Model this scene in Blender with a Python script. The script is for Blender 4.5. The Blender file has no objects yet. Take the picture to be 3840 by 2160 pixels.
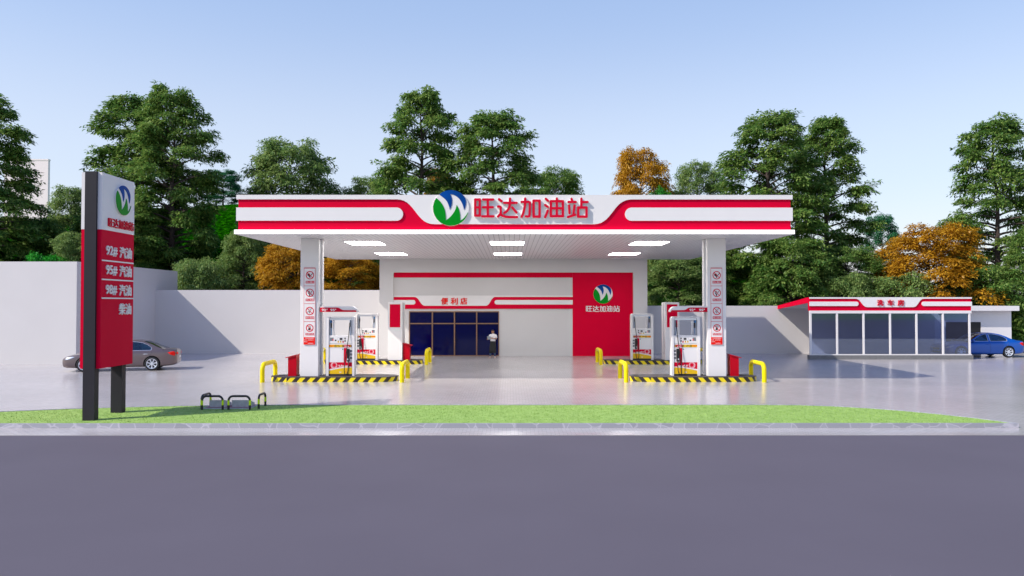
import bpy, bmesh, math, random
import numpy as np
from mathutils import Vector, Matrix
from mathutils.geometry import tessellate_polygon
from mathutils.bvhtree import BVHTree
sc = bpy.context.scene
R = math.radians
# ------------------------------------------------------------------ camera
EYE = 3.2
cam = bpy.data.cameras.new("camera"); cam.sensor_width = 36; cam.lens = 36*2820/3840
cam.clip_start = .1; cam.clip_end = 3000
camo = bpy.data.objects.new("camera", cam); sc.collection.objects.link(camo)
camo.location = (0, 0, EYE); camo.rotation_euler = (R(90+1.158), 0, R(-.122)); sc.camera = camo
# ------------------------------------------------------------------ sky and sun
AX, AY = 1.04, .52            # ground shift of a shadow per metre of height
world = bpy.data.worlds.new("World"); sc.world = world; world.use_nodes = True
wn = world.node_tree.nodes; wl = world.node_tree.links
sky = wn.new('ShaderNodeTexSky'); sky.sky_type = 'NISHITA'; sky.sun_disc = False
sky.sun_elevation = math.atan(1/math.hypot(AX, AY)); sky.sun_rotation = math.atan2(-AX, -AY)
sky.air_density = 1.15; sky.dust_density = 1.5; sky.ozone_density = 4.5
hzm = wn.new('ShaderNodeMixRGB'); # pale warm veil near the horizon, clear blue overhead
wtc = wn.new('ShaderNodeTexCoord'); wsx = wn.new('ShaderNodeSeparateXYZ'); wl.new(wtc.outputs['Generated'], wsx.inputs[0])
vr = wn.new('ShaderNodeValToRGB'); fr_ = wn.new('ShaderNodeValToRGB'); wl.new(wsx.outputs[2], vr.inputs[0]); wl.new(wsx.outputs[2], fr_.inputs[0])
def ramp(nd, st):
    nd.color_ramp.interpolation = 'EASE'; e = nd.color_ramp.elements
    e[0].position, e[0].color = st[0][0], (*st[0][1], 1); e[1].position, e[1].color = st[-1][0], (*st[-1][1], 1)
    for p_, c_ in st[1:-1]: q_ = e.new(p_); q_.color = (*c_, 1)
ramp(vr, [(0, (.94, .92, .94)), (.16, (.79, .82, .93)), (.40, (.46, .59, .88)), (.62, (.03, .14, .64))])
ramp(fr_, [(0, (.72,)*3), (.18, (.58,)*3), (.42, (.56,)*3), (.62, (.55,)*3)])
vs_ = wn.new('ShaderNodeVectorMath'); vs_.operation = 'SCALE'; vs_.inputs['Scale'].default_value = 5.3
wl.new(vr.outputs[0], vs_.inputs[0]); wl.new(vs_.outputs[0], hzm.inputs[2]); wl.new(fr_.outputs[0], hzm.inputs[0])
wl.new(sky.outputs[0], hzm.inputs[1]); wl.new(hzm.outputs[0], wn['Background'].inputs[0]); wn['Background'].inputs[1].default_value = .15
sun = bpy.data.lights.new("sun", 'SUN'); sun.energy = 3.6; sun.angle = R(.5); sun.color = (1, .925, .825)
suno = bpy.data.objects.new("sun", sun); sc.collection.objects.link(suno); suno.location = (-40, -20, 40)
suno.rotation_euler = Vector((AX, AY, -1)).to_track_quat('-Z', 'Y').to_euler()
sc.view_settings.view_transform = 'Standard'; sc.view_settings.look = 'None'
sc.view_settings.exposure = 0.44; sc.view_settings.gamma = 1

# ------------------------------------------------------------------ materials
def mat(name, col, rough=.5, metal=0., spec=.5, var=0., vscale=2., bump=0., bscale=40., emit=None, coat=0.):
    m = bpy.data.materials.new(name); m.use_nodes = True
    n = m.node_tree.nodes; l = m.node_tree.links; p = n['Principled BSDF']
    p.inputs['Base Color'].default_value = (*col, 1); p.inputs['Roughness'].default_value = rough
    p.inputs['Metallic'].default_value = metal; p.inputs['Specular IOR Level'].default_value = spec
    p.inputs['Coat Weight'].default_value = coat; p.inputs['Coat Roughness'].default_value = .06
    if emit:
        p.inputs['Emission Color'].default_value = (*emit[0], 1); p.inputs['Emission Strength'].default_value = emit[1]
    if var or bump:
        tc = n.new('ShaderNodeTexCoord')
    if var:
        t = n.new('ShaderNodeTexNoise'); t.inputs['Scale'].default_value = vscale; t.inputs['Detail'].default_value = 5
        l.new(tc.outputs['Object'], t.inputs['Vector'])
        r = n.new('ShaderNodeMapRange'); r.inputs[1].default_value = .3; r.inputs[2].default_value = .7
        r.inputs[3].default_value = 1-var; r.inputs[4].default_value = 1+var
        l.new(t.outputs[0], r.inputs[0])
        x = n.new('ShaderNodeVectorMath'); x.operation = 'SCALE'; x.inputs[0].default_value = col
        l.new(r.outputs[0], x.inputs['Scale']); l.new(x.outputs[0], p.inputs['Base Color'])
    if bump:
        t = n.new('ShaderNodeTexNoise'); t.inputs['Scale'].default_value = bscale; t.inputs['Detail'].default_value = 4
        l.new(tc.outputs['Object'], t.inputs['Vector'])
        b = n.new('ShaderNodeBump'); b.inputs['Strength'].default_value = bump; b.inputs['Distance'].default_value = .01
        l.new(t.outputs[0], b.inputs['Height']); l.new(b.outputs[0], p.inputs['Normal'])
    return m
M = {}
M['white'] = mat('white_panel', (.76, .735, .73), .42, spec=.3, var=.015, vscale=1.2)
M['wall'] = mat('painted_wall', (.60, .58, .575), .7, spec=.25, var=.02, vscale=.5, bump=.08, bscale=30)
M['red'] = mat('red_panel', (.64, .0003, .030), .55, spec=.05, var=.02)
M['dred'] = mat('red_metal', (.46, .0003, .012), .35, spec=.15, var=.03)
M['pred'] = mat('print_red', (.62, .0003, .026), .4, spec=.12)
M['letter_red'] = mat('letter_red', (.80, .008, .003), .4, spec=.15)
M['blue'] = mat('emblem_blue', (.0, .055, .27), .4, spec=.08, var=.25, vscale=1.5)
M['green'] = mat('emblem_green', (.0, .25, .012), .4, spec=.08)
M['dark'] = mat('charcoal_metal', (.022, .020, .026), .5, spec=.25, var=.06)
M['black'] = mat('black_rubber', (.010, .010, .011), .5)
M['blackmatt'] = mat('dark_stone', (.050, .043, .046), .6, var=.15, vscale=6, bump=.1)
M['yellow'] = mat('safety_yellow', (.80, .63, .002), .36, spec=.2, var=.03)
M['pyellow'] = mat('print_yellow', (.82, .50, .002), .35)
M['lime'] = mat('reflective_lime', (.62, .82, .0), .35)
M['bronze'] = mat('bronze_frame', (.24, .13, .08), .45, metal=.3)
M['grey'] = mat('grey_plastic', (.35, .37, .42), .45)
M['silver'] = mat('silver_metal', (.75, .78, .84), .22, metal=.55)
M['bluemetal'] = mat('blue_metal', (.03, .22, .5), .25, metal=.5)
M['concrete'] = mat('concrete_block', (.42, .43, .46), .8, var=.15, vscale=9, bump=.3)
M['plinth'] = mat('grey_plinth', (.17, .17, .17), .8, var=.25, vscale=25, bump=.4, bscale=60)
M['padred'] = mat('pad_red', (.30, .12, .14), .7, var=.1)
M['led'] = mat('led_strip', (.9, .9, .9), .4, emit=((1, .98, 1), 2.2))
M['lamp'] = mat('soffit_lamp', (.9, .9, .9), .4, emit=((1, .99, .98), 14.0))
M['pink'] = mat('print_pink', (.80, .42, .46), .4)
M['skin'] = mat('skin', (.42, .19, .11), .55)
M['hair'] = mat('hair', (.018, .011, .009), .5)
M['tee'] = mat('white_cotton', (.72, .68, .70), .85, bump=.2, bscale=30)
M['apron'] = mat('dark_cloth', (.012, .012, .014), .85, bump=.2, bscale=30)
M['jean'] = mat('blue_denim', (.05, .09, .17), .8, var=.15, vscale=30)
M['shoe'] = mat('beige_shoe', (.52, .38, .33), .6)
M['tablet'] = mat('grey_tablet', (.30, .33, .35), .4)
M['pale'] = mat('hazed_tower_wall', (.84, .73, .75), .8, var=.02)  # the fading of distant haze is mixed into this wall colour
M['bark'] = mat('bark', (.060, .043, .038), .9, var=.35, vscale=7, bump=.6, bscale=14)
M['doorway'] = mat('doorway_shade', (.006, .006, .007), .5)  # near black stands in for the shade inside the opening

def glass(name, tint, gl=.08, rough=.02):
    m = bpy.data.materials.new(name); m.use_nodes = True; n = m.node_tree.nodes; l = m.node_tree.links
    n.remove(n['Principled BSDF']); o = n['Material Output']
    t = n.new('ShaderNodeBsdfTransparent'); t.inputs[0].default_value = (*tint, 1)
    g = n.new('ShaderNodeBsdfGlossy'); g.inputs['Roughness'].default_value = rough
    lw = n.new('ShaderNodeFresnel'); lw.inputs[0].default_value = 1.5
    a = n.new('ShaderNodeMath'); a.operation = 'ADD'; a.inputs[1].default_value = gl; l.new(lw.outputs[0], a.inputs[0])
    x = n.new('ShaderNodeMixShader'); l.new(a.outputs[0], x.inputs[0]); l.new(t.outputs[0], x.inputs[1]); l.new(g.outputs[0], x.inputs[2])
    l.new(x.outputs[0], o.inputs[0]); return m
M['tint'] = glass('tinted_glass', (.52, .60, .80), .09)
M['carglass'] = glass('car_glass', (.45, .62, .66), .06)
M['navy'] = mat('navy_glass', (.0003, .0012, .050), .08, spec=.22)
def carpaint(name, col, metal):
    return mat(name, col, .28, metal=metal, coat=.45)
M['paint_blue'] = carpaint('blue_car_paint', (.0, .085, .42), .2)
M['paint_brown'] = carpaint('brown_car_paint', (.165, .125, .125), .5)

def pavmat():
    m = mat('glossy_paving', (.5, .5, .5), .22); n = m.node_tree.nodes; l = m.node_tree.links; p = n['Principled BSDF']
    tc = n.new('ShaderNodeTexCoord'); br = n.new('ShaderNodeTexBrick'); br.offset = .5
    br.inputs['Scale'].default_value = 1; br.inputs['Brick Width'].default_value = .20; br.inputs['Row Height'].default_value = .10
    br.inputs['Mortar Size'].default_value = .006; br.inputs['Mortar Smooth'].default_value = .3
    br.inputs['Color1'].default_value = (.46, .435, .43, 1); br.inputs['Color2'].default_value = (.51, .485, .48, 1); br.inputs['Mortar'].default_value = (.32, .30, .305, 1)
    l.new(tc.outputs['Object'], br.inputs['Vector'])
    no = n.new('ShaderNodeTexNoise'); no.inputs['Scale'].default_value = .22; no.inputs['Detail'].default_value = 6
    l.new(tc.outputs['Object'], no.inputs['Vector'])
    mr = n.new('ShaderNodeMapRange'); mr.inputs[1].default_value = .3; mr.inputs[2].default_value = .7; mr.inputs[3].default_value = .93; mr.inputs[4].default_value = 1.05
    l.new(no.outputs[0], mr.inputs[0]); x = n.new('ShaderNodeVectorMath'); x.operation = 'SCALE'
    l.new(br.outputs['Color'], x.inputs[0]); l.new(mr.outputs[0], x.inputs['Scale']); l.new(x.outputs[0], p.inputs['Base Color'])
    mr2 = n.new('ShaderNodeMapRange'); mr2.inputs[1].default_value = .3; mr2.inputs[2].default_value = .7; mr2.inputs[3].default_value = .185; mr2.inputs[4].default_value = .215
    l.new(no.outputs[0], mr2.inputs[0]); l.new(mr2.outputs[0], p.inputs['Roughness'])
    b = n.new('ShaderNodeBump'); b.inputs['Strength'].default_value = .15; b.inputs['Distance'].default_value = .003; b.invert = True
    l.new(br.outputs['Fac'], b.inputs['Height']); l.new(b.outputs[0], p.inputs['Normal']); return m
M['pave'] = pavmat()
M['road'] = mat('smooth_asphalt', (.112, .100, .122), .8, spec=.25, var=.04, vscale=.35, bump=.12, bscale=60)
def noisecol(name, c1, c2, scale, rough=.8, c3=None, bump=.4, stretch=None, bd=.02, dist=0):
    m = mat(name, c1, rough); n = m.node_tree.nodes; l = m.node_tree.links; p = n['Principled BSDF']
    tc = n.new('ShaderNodeTexCoord'); v = tc.outputs['Object']
    if stretch:
        mp = n.new('ShaderNodeMapping'); mp.inputs['Scale'].default_value = stretch; l.new(v, mp.inputs['Vector']); v = mp.outputs[0]
    t = n.new('ShaderNodeTexNoise'); t.inputs['Scale'].default_value = scale; t.inputs['Detail'].default_value = 8; t.inputs['Roughness'].default_value = .65
    t.inputs['Distortion'].default_value = dist
    l.new(v, t.inputs['Vector']); r = n.new('ShaderNodeValToRGB'); l.new(t.outputs[0], r.inputs[0])
    r.color_ramp.elements[0].position = .36; r.color_ramp.elements[0].color = (*c1, 1)
    r.color_ramp.elements[1].position = .64; r.color_ramp.elements[1].color = (*c2, 1)
    if c3:
        e = r.color_ramp.elements.new(.5); e.color = (*c3, 1)
    l.new(r.outputs[0], p.inputs['Base Color'])
    b = n.new('ShaderNodeBump'); b.inputs['Strength'].default_value = bump; b.inputs['Distance'].default_value = bd
    l.new(t.outputs[0], b.inputs['Height']); l.new(b.outputs[0], p.inputs['Normal']); return m
M['turf'] = noisecol('turf', (.225, .370, .068), (.310, .480, .110), 6, .9, stretch=(1, .6, 1), dist=.6, bump=.1)
M['lawn'] = noisecol('lawn_green', (.05, .14, .02), (.12, .26, .05), .8, .9)
M['hill'] = noisecol('hill_green', (.002, .020, .000), (.025, .20, .001), 3.2, 1., c3=(.004, .06, .0005), bump=1., bd=.4)
M['stone'] = mat('kerb_stone', (.5, .5, .55), .6)
def stone():
    m = M['stone']; n = m.node_tree.nodes; l = m.node_tree.links; p = n['Principled BSDF']
    tc = n.new('ShaderNodeTexCoord'); v = n.new('ShaderNodeTexVoronoi'); v.feature = 'DISTANCE_TO_EDGE'; v.inputs['Scale'].default_value = 2.1
    ns = n.new('ShaderNodeTexNoise'); ns.inputs['Scale'].default_value = 1.5; l.new(tc.outputs['Object'], ns.inputs['Vector'])
    ad = n.new('ShaderNodeVectorMath'); ad.operation = 'MULTIPLY_ADD'; ad.inputs[1].default_value = (.5, .5, .5); l.new(ns.outputs[1], ad.inputs[0]); l.new(tc.outputs['Object'], ad.inputs[2])
    l.new(ad.outputs[0], v.inputs['Vector'])
    v2 = n.new('ShaderNodeTexVoronoi'); v2.inputs['Scale'].default_value = 2.1; l.new(ad.outputs[0], v2.inputs['Vector'])
    r = n.new('ShaderNodeValToRGB'); l.new(v.outputs[0], r.inputs[0])
    r.color_ramp.elements[0].position = .012; r.color_ramp.elements[0].color = (.52, .50, .55, 1)
    r.color_ramp.elements[1].position = .035; r.color_ramp.elements[1].color = (.37, .37, .41, 1)
    hs = n.new('ShaderNodeMixRGB'); hs.blend_type = 'MULTIPLY'; hs.inputs[0].default_value = .25
    bw = n.new('ShaderNodeRGBToBW'); l.new(v2.outputs['Color'], bw.inputs[0]); l.new(r.outputs[0], hs.inputs[1]); l.new(bw.outputs[0], hs.inputs[2])
    l.new(hs.outputs[0], p.inputs['Base Color'])
stone()
def leafmat(name, c1, c2, c3):
    m = bpy.data.materials.new(name); m.use_nodes = True; n = m.node_tree.nodes; l = m.node_tree.links
    n.remove(n['Principled BSDF']); o = n['Material Output']
    g = n.new('ShaderNodeNewGeometry'); r = n.new('ShaderNodeValToRGB'); oi = n.new('ShaderNodeObjectInfo')
    tc = n.new('ShaderNodeTexCoord'); t = n.new('ShaderNodeTexNoise'); t.inputs['Scale'].default_value = .5; l.new(tc.outputs['Object'], t.inputs['Vector'])
    a = n.new('ShaderNodeMath'); a.operation = 'MULTIPLY_ADD'; a.inputs[1].default_value = .45; l.new(g.outputs['Random Per Island'], a.inputs[0])
    b = n.new('ShaderNodeMath'); b.operation = 'MULTIPLY'; b.inputs[1].default_value = .55; l.new(t.outputs[0], b.inputs[0]); l.new(b.outputs[0], a.inputs[2])
    l.new(a.outputs[0], r.inputs[0])
    r.color_ramp.elements[0].position = .12; r.color_ramp.elements[0].color = (*c1, 1)
    r.color_ramp.elements[1].position = .74; r.color_ramp.elements[1].color = (*c3, 1)
    e = r.color_ramp.elements.new(.42); e.color = (*c2, 1)
    d = n.new('ShaderNodeBsdfDiffuse'); tr = n.new('ShaderNodeBsdfTranslucent'); gl = n.new('ShaderNodeBsdfGlossy'); gl.inputs['Roughness'].default_value = .45
    gl.inputs[0].default_value = (.8, .9, 1, 1)
    l.new(r.outputs[0], d.inputs[0]); l.new(r.outputs[0], tr.inputs[0])
    x = n.new('ShaderNodeMixShader'); x.inputs[0].default_value = .42; l.new(d.outputs[0], x.inputs[1]); l.new(tr.outputs[0], x.inputs[2])
    y = n.new('ShaderNodeMixShader'); y.inputs[0].default_value = .015; l.new(x.outputs[0], y.inputs[1]); l.new(gl.outputs[0], y.inputs[2])
    l.new(y.outputs[0], o.inputs[0]); return m
M['leaf'] = leafmat('leaf_green', (.034, .115, .022), (.105, .225, .042), (.31, .41, .10))
M['leaf_light'] = leafmat('leaf_light_green', (.055, .135, .035), (.15, .26, .065), (.35, .44, .14))
M['leaf_teal'] = leafmat('leaf_blue_green', (.010, .085, .036), (.026, .17, .070), (.08, .28, .10))
M['leaf_vivid'] = leafmat('leaf_vivid_green', (.006, .13, .008), (.015, .28, .02), (.06, .42, .03))
M['leaf_orange'] = leafmat('leaf_orange', (.19, .078, .006), (.47, .235, .012), (.68, .41, .035))

M['hill'].node_tree.nodes['Principled BSDF'].inputs['Specular IOR Level'].default_value = 0
def stripemat(name, lean):
    m = mat(name, (1, 1, 0), .35); n = m.node_tree.nodes; l = m.node_tree.links; p = n['Principled BSDF']
    uv = n.new('ShaderNodeUVMap'); uv.uv_map = 'run'; s = n.new('ShaderNodeSeparateXYZ'); l.new(uv.outputs[0], s.inputs[0])
    a = n.new('ShaderNodeMath'); a.operation = 'MULTIPLY_ADD'; a.inputs[1].default_value = -lean; l.new(s.outputs[1], a.inputs[0]); l.new(s.outputs[0], a.inputs[2])
    d = n.new('ShaderNodeMath'); d.operation = 'DIVIDE'; d.inputs[1].default_value = .411; l.new(a.outputs[0], d.inputs[0])
    f = n.new('ShaderNodeMath'); f.operation = 'FRACT'; l.new(d.outputs[0], f.inputs[0])
    g = n.new('ShaderNodeMath'); g.operation = 'GREATER_THAN'; g.inputs[1].default_value = .5; l.new(f.outputs[0], g.inputs[0])
    x = n.new('ShaderNodeMixRGB'); l.new(g.outputs[0], x.inputs[0]); x.inputs[1].default_value = (.80, .63, .003, 1); x.inputs[2].default_value = (.022, .015, .015, 1)
    l.new(x.outputs[0], p.inputs['Base Color']); return m
M['stripeR'] = stripemat('hazard_stripes_leaning_right', .87)
M['stripeL'] = stripemat('hazard_stripes_leaning_left', -.87)
def soffitmat():
    m = mat('soffit_boards', (.62, .61, .62), .4); n = m.node_tree.nodes; l = m.node_tree.links; p = n['Principled BSDF']
    tc = n.new('ShaderNodeTexCoord'); s = n.new('ShaderNodeSeparateXYZ'); l.new(tc.outputs['Object'], s.inputs[0])
    d = n.new('ShaderNodeMath'); d.operation = 'DIVIDE'; d.inputs[1].default_value = .207; l.new(s.outputs[0], d.inputs[0])
    f = n.new('ShaderNodeMath'); f.operation = 'FRACT'; l.new(d.outputs[0], f.inputs[0])
    g = n.new('ShaderNodeMath'); g.operation = 'LESS_THAN'; g.inputs[1].default_value = .11; l.new(f.outputs[0], g.inputs[0])
    x = n.new('ShaderNodeMixRGB'); l.new(g.outputs[0], x.inputs[0]); x.inputs[1].default_value = (.66, .65, .66, 1); x.inputs[2].default_value = (.27, .26, .27, 1)
    l.new(x.outputs[0], p.inputs['Base Color']); return m
M['soffit'] = soffitmat()

# ------------------------------------------------------------------ mesh helpers
BASE = {}
class MB:
    def __init__(s): s.v = []; s.f = []
    def add(s, vs, fs):
        o = len(s.v); s.v += [tuple(p) for p in vs]; s.f += [tuple(i+o for i in f) for f in fs]; return s
    def box(s, x0, x1, y0, y1, z0, z1, bev=0):
        if bev:
            bm = bmesh.new(); bmesh.ops.create_cube(bm, size=1)
            for v in bm.verts: v.co = Vector(((x0+x1)/2+v.co.x*(x1-x0), (y0+y1)/2+v.co.y*(y1-y0), (z0+z1)/2+v.co.z*(z1-z0)))
            bmesh.ops.bevel(bm, geom=bm.edges[:], offset=bev, segments=2, affect='EDGES', profile=.5)
            bm.verts.index_update(); s.add([v.co[:] for v in bm.verts], [[v.index for v in f.verts] for f in bm.faces]); bm.free(); return s
        v = [(x, y, z) for x in (x0, x1) for y in (y0, y1) for z in (z0, z1)]
        return s.add(v, [(0, 1, 3, 2), (4, 6, 7, 5), (0, 4, 5, 1), (2, 3, 7, 6), (0, 2, 6, 4), (1, 5, 7, 3)])
    def prism(s, loops, w0, w1, fm):
        """flat outline (first loop) with holes, given thickness between w0 and w1"""
        tris = tessellate_polygon([[Vector((u, v, 0)) for u, v in lp] for lp in loops])
        flat = [p for lp in loops for p in lp]; n = len(flat)
        vs = [fm(u, v, w0) for u, v in flat]+[fm(u, v, w1) for u, v in flat]
        fs = [tuple(t) for t in tris]+[tuple(i+n for i in reversed(t)) for t in tris]
        o = 0
        for lp in loops:
            k = len(lp)
            for i in range(k):
                j = (i+1) % k; fs.append((o+i, o+j, o+j+n, o+i+n))
            o += k
        return s.add(vs, fs)
    def tube(s, pts, r, seg=10, caps=True, rr=None):
        pts = [Vector(p) for p in pts]; vs = []; n = len(pts); up = None
        for i, p in enumerate(pts):
            t = (pts[min(i+1, n-1)]-pts[max(i-1, 0)]).normalized()
            if up is None: up = t.orthogonal().normalized()
            up = (up-t*up.dot(t)).normalized(); sd = t.cross(up); q = rr[i] if rr else r
            for k in range(seg):
                a = 2*math.pi*k/seg; vs.append(p+up*math.cos(a)*q+sd*math.sin(a)*q)
        fs = [(i*seg+k, i*seg+(k+1) % seg, (i+1)*seg+(k+1) % seg, (i+1)*seg+k) for i in range(n-1) for k in range(seg)]
        if caps: fs += [tuple(reversed(range(seg))), tuple((n-1)*seg+k for k in range(seg))]
        return s.add(vs, fs)
    def rings(s, rs, closed=True, caps=True):
        k = len(rs[0]); vs = [p for r in rs for p in r]; fs = []
        for i in range(len(rs)-1):
            for j in range(k if closed else k-1):
                fs.append((i*k+j, i*k+(j+1) % k, (i+1)*k+(j+1) % k, (i+1)*k+j))
        if caps: fs += [tuple(reversed(range(k))), tuple((len(rs)-1)*k+j for j in range(k))]
        return s.add(vs, fs)
    def build(s, name, m, parent=None, smooth=False, label=None, kind=None, uv=None):
        b = BASE.get(parent.name, (0, 0, 0)) if parent else (0, 0, 0)
        me = bpy.data.meshes.new(name); me.from_pydata([(p[0]-b[0], p[1]-b[1], p[2]-b[2]) for p in s.v], [], s.f); me.update()
        bm = bmesh.new(); bm.from_mesh(me); bmesh.ops.recalc_face_normals(bm, faces=bm.faces[:]); bm.to_mesh(me); bm.free()
        for mm in (m if isinstance(m, (list, tuple)) else [m]): me.materials.append(mm)
        if smooth:
            me.polygons.foreach_set('use_smooth', [True]*len(me.polygons))
            if smooth != 'all': me.set_sharp_from_angle(angle=R(38))
        o = bpy.data.objects.new(name, me); sc.collection.objects.link(o)
        if parent: o.parent = parent; BASE[o.name] = b
        if label: o['label'] = label
        if kind: o['kind'] = kind
        return o
def B(*a, **k): return MB().box(*a, **k)
def thing(name, label, cat, loc=(0, 0, 0), group=None):
    o = bpy.data.objects.new(name, None); o.empty_display_size = .2; sc.collection.objects.link(o); o.location = loc; BASE[o.name] = loc
    o['label'] = label; o['category'] = cat
    if group: o['group'] = group
    return o
def tag(o, label, cat, group=None):
    o['label'] = label; o['category'] = cat
    if group: o['group'] = group
    return o
def dup(o, loc, label=None, group=None, rot=None, scale=None):
    def cp(a, par):
        c = a.copy(); sc.collection.objects.link(c)
        if par: c.parent = par
        for ch in kids.get(a.name, []): cp(ch, c)
        return c
    kids = {}
    for q in bpy.data.objects:
        if q.parent: kids.setdefault(q.parent.name, []).append(q)
    c = cp(o, None); c.location = loc
    if rot is not None: c.rotation_euler = rot
    if scale is not None: c.scale = scale
    if label: c['label'] = label
    if group: c['group'] = group
    return c
def struct(o): o['kind'] = 'structure'; return o
# maps: front facing the camera (-Y) and side facing +X
def FY(x0, y0, z0, s=1., m=1): return lambda u, v, w: (x0+m*u*s, y0-w, z0+v*s)
def FX(x0, y0, z0, s=1.): return lambda u, v, w: (x0+w, y0+u*s, z0+v*s)
def arc(cx, cy, r, a0, a1, n=10): return [(cx+r*math.cos(a0+(a1-a0)*i/n), cy+r*math.sin(a0+(a1-a0)*i/n)) for i in range(n+1)]
def circle(cx, cy, r, n=32): return [(cx+r*math.cos(2*math.pi*i/n), cy+r*math.sin(2*math.pi*i/n)) for i in range(n)]
def rrect(x0, y0, x1, y1, r, n=4):
    r = min(r, (x1-x0)/2-1e-5, (y1-y0)/2-1e-5); h = math.pi/2
    return arc(x1-r, y1-r, r, 0, h, n)+arc(x0+r, y1-r, r, h, 2*h, n)+arc(x0+r, y0+r, r, 2*h, 3*h, n)+arc(x1-r, y0+r, r, 3*h, 4*h, n)
def text(mb, body, x, y, h, w0, w1, fm, bold=.0, wid=None, align='L', sx=1., space=1.):
    """writing from Blender's built-in font, laid on fm; (x, y) is the lower left, h the height"""
    cjk = any(ord(q) > 0x2e80 for q in body)
    c = bpy.data.curves.new("t", "FONT"); c.body = body; c.offset = 0 if cjk else bold; c.extrude = .5; c.resolution_u = 3; c.space_character = space
    o = bpy.data.objects.new("t", c); sc.collection.objects.link(o)
    me = bpy.data.meshes.new_from_object(o.evaluated_get(bpy.context.evaluated_depsgraph_get()))
    co = [v.co.copy() for v in me.vertices]; fs = [tuple(p.vertices) for p in me.polygons]
    xa = min(p.x for p in co); xb = max(p.x for p in co); ya = min(p.y for p in co); yb = max(p.y for p in co)
    k = h/(yb-ya); kx = (wid/(xb-xa)) if wid else k*sx
    if align == 'C': x = x-(xb-xa)*kx/2
    offs = [(0, 0)]+([(bold*a, bold*b) for a, b in ((1, 0), (-1, 0), (0, .8), (0, -.8), (.6, .6), (-.6, -.6))] if cjk and bold else [])
    for n_, (ox, oy) in enumerate(offs):   # thicker strokes: the glyph laid over itself, each layer a hair lower
        mb.add([fm(x+(p.x-xa+ox)*kx, y+(p.y-ya+oy)*k, (w1-(w1-w0)*.04*n_) if p.z > 0 else w0+(w1-w0)*.01*n_) for p in co], fs)
    bpy.data.objects.remove(o); bpy.data.curves.remove(c); bpy.data.meshes.remove(me); return mb
def stroke(pts, r, n=6):
    """outline of a round-ended brush stroke along pts"""
    P = [Vector(p) for p in pts]; L = []; Rr = []
    for i, p in enumerate(P):
        a = (P[i]-P[i-1]).normalized() if i else (P[1]-P[0]).normalized()
        b = (P[i+1]-P[i]).normalized() if i < len(P)-1 else a
        t = (a+b).normalized(); nn = Vector((-t.y, t.x)); k = r/max(.5, nn.dot(Vector((-a.y, a.x))))
        L.append(p+nn*k); Rr.append(p-nn*k)
    d = (P[-1]-P[-2]); a1 = math.atan2(d.y, d.x); d = (P[0]-P[1]); a0 = math.atan2(d.y, d.x)
    e = arc(P[-1].x, P[-1].y, r, a1+math.pi/2, a1-math.pi/2, n)[1:-1]; s = arc(P[0].x, P[0].y, r, a0+math.pi/2, a0-math.pi/2, n)[1:-1]
    return [tuple(q) for q in L]+e+[tuple(q) for q in reversed(Rr)]+s
SIGN = [  # the five characters of the station name, each a list of strokes
 [['R', 99, 79, 248, 471, 52, [(272, 0)]], (290, 105), (502, 105), None, (290, 268), (495, 268), None, (272, 461), (508, 461), None, (390, 105), (390, 461)],
 [(625, 98), (680, 140), None, (735, 175), (998, 175), None, (857, 85), (857, 175), (850, 240), (825, 310), (785, 355), (738, 388), None, (905, 272), (993, 378), None,
  (607, 253), (640, 253), (656, 262), (662, 280), (662, 405), (605, 465), None, (664, 420), (700, 448), (760, 468), (830, 476), (1007, 476)],
 [(1103, 155), (1255, 155), (1275, 165), (1279, 185), (1275, 290), (1270, 420), (1262, 455), (1235, 466), (1195, 462), None, (1178, 85), (1175, 200), (1160, 300), (1135, 400), (1103, 472), None,
  ['R', 1328, 102, 1509, 494, 54, []]],
 [(1612, 90), (1660, 132), None, (1600, 222), (1655, 262), None, (1652, 338), (1640, 380), (1598, 478), None, ['R', 1692, 112, 1999, 484, 54, [(288, 0)]], (1845, 83), (1845, 457)],
 [(2155, 90), (2168, 140), None, (2093, 157), (2243, 157), None, (2103, 232), (2112, 392), None, (2218, 230), (2205, 330), (2193, 430), None, (2080, 475), (2232, 428), None,
  (2362, 85), (2362, 270), None, (2362, 157), (2493, 157), None, ['R', 2267, 247, 2498, 494, 54, []]]]
def sign_char(mb, ci, fm, w0, w1, grow=0):
    """fm takes the traced coordinates (v turned up)"""
    items = []; cur = []
    for e in SIGN[ci]+[None]:
        if isinstance(e, list):
            if cur: items.append(stroke(cur, 26+grow)); cur = []
            _, x0, y0, x1, y1, t, mids = e
            items.append([rrect(x0-grow, -y1-grow, x1+grow, -y0+grow, 24), rrect(x0+t+grow, -y1+t+grow, x1-t-grow, -y0-t-grow, 6)])
            for my, _ in mids: items.append([(x0+10, -my-25-grow), (x1-10, -my-25-grow), (x1-10, -my+25+grow), (x0+10, -my+25+grow)])
        elif e is None:
            if cur: items.append(stroke(cur, 26+grow))
            cur = []
        else: cur.append((e[0], -e[1]))
    for k, it in enumerate(items):
        lp = it if isinstance(it[0], list) else [it]
        mb.prism(lp, w0-.0004*k, w1-.0006*k, fm)
LG = [(235, 385)]+[(733+608*math.cos(a), 722-608*math.sin(a)) for a in [R(146.5+d*(345.5-146.5)/40) for d in range(1, 40)]]+[(1312, 870),
      (1250, 975), (1180, 1060), (1120, 1112), (1055, 1153), (1052, 1060), (1048, 950), (1030, 850), (1010, 775), (975, 695), (928, 620), (920, 670), (905, 725), (880, 790), (850, 850), (800, 925), (740, 1000), (690, 1048), (630, 1100),
      (565, 1145), (563, 1060), (558, 970), (545, 880), (530, 800), (508, 735), (475, 660), (440, 600), (400, 540), (330, 460), (280, 415)]
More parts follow.
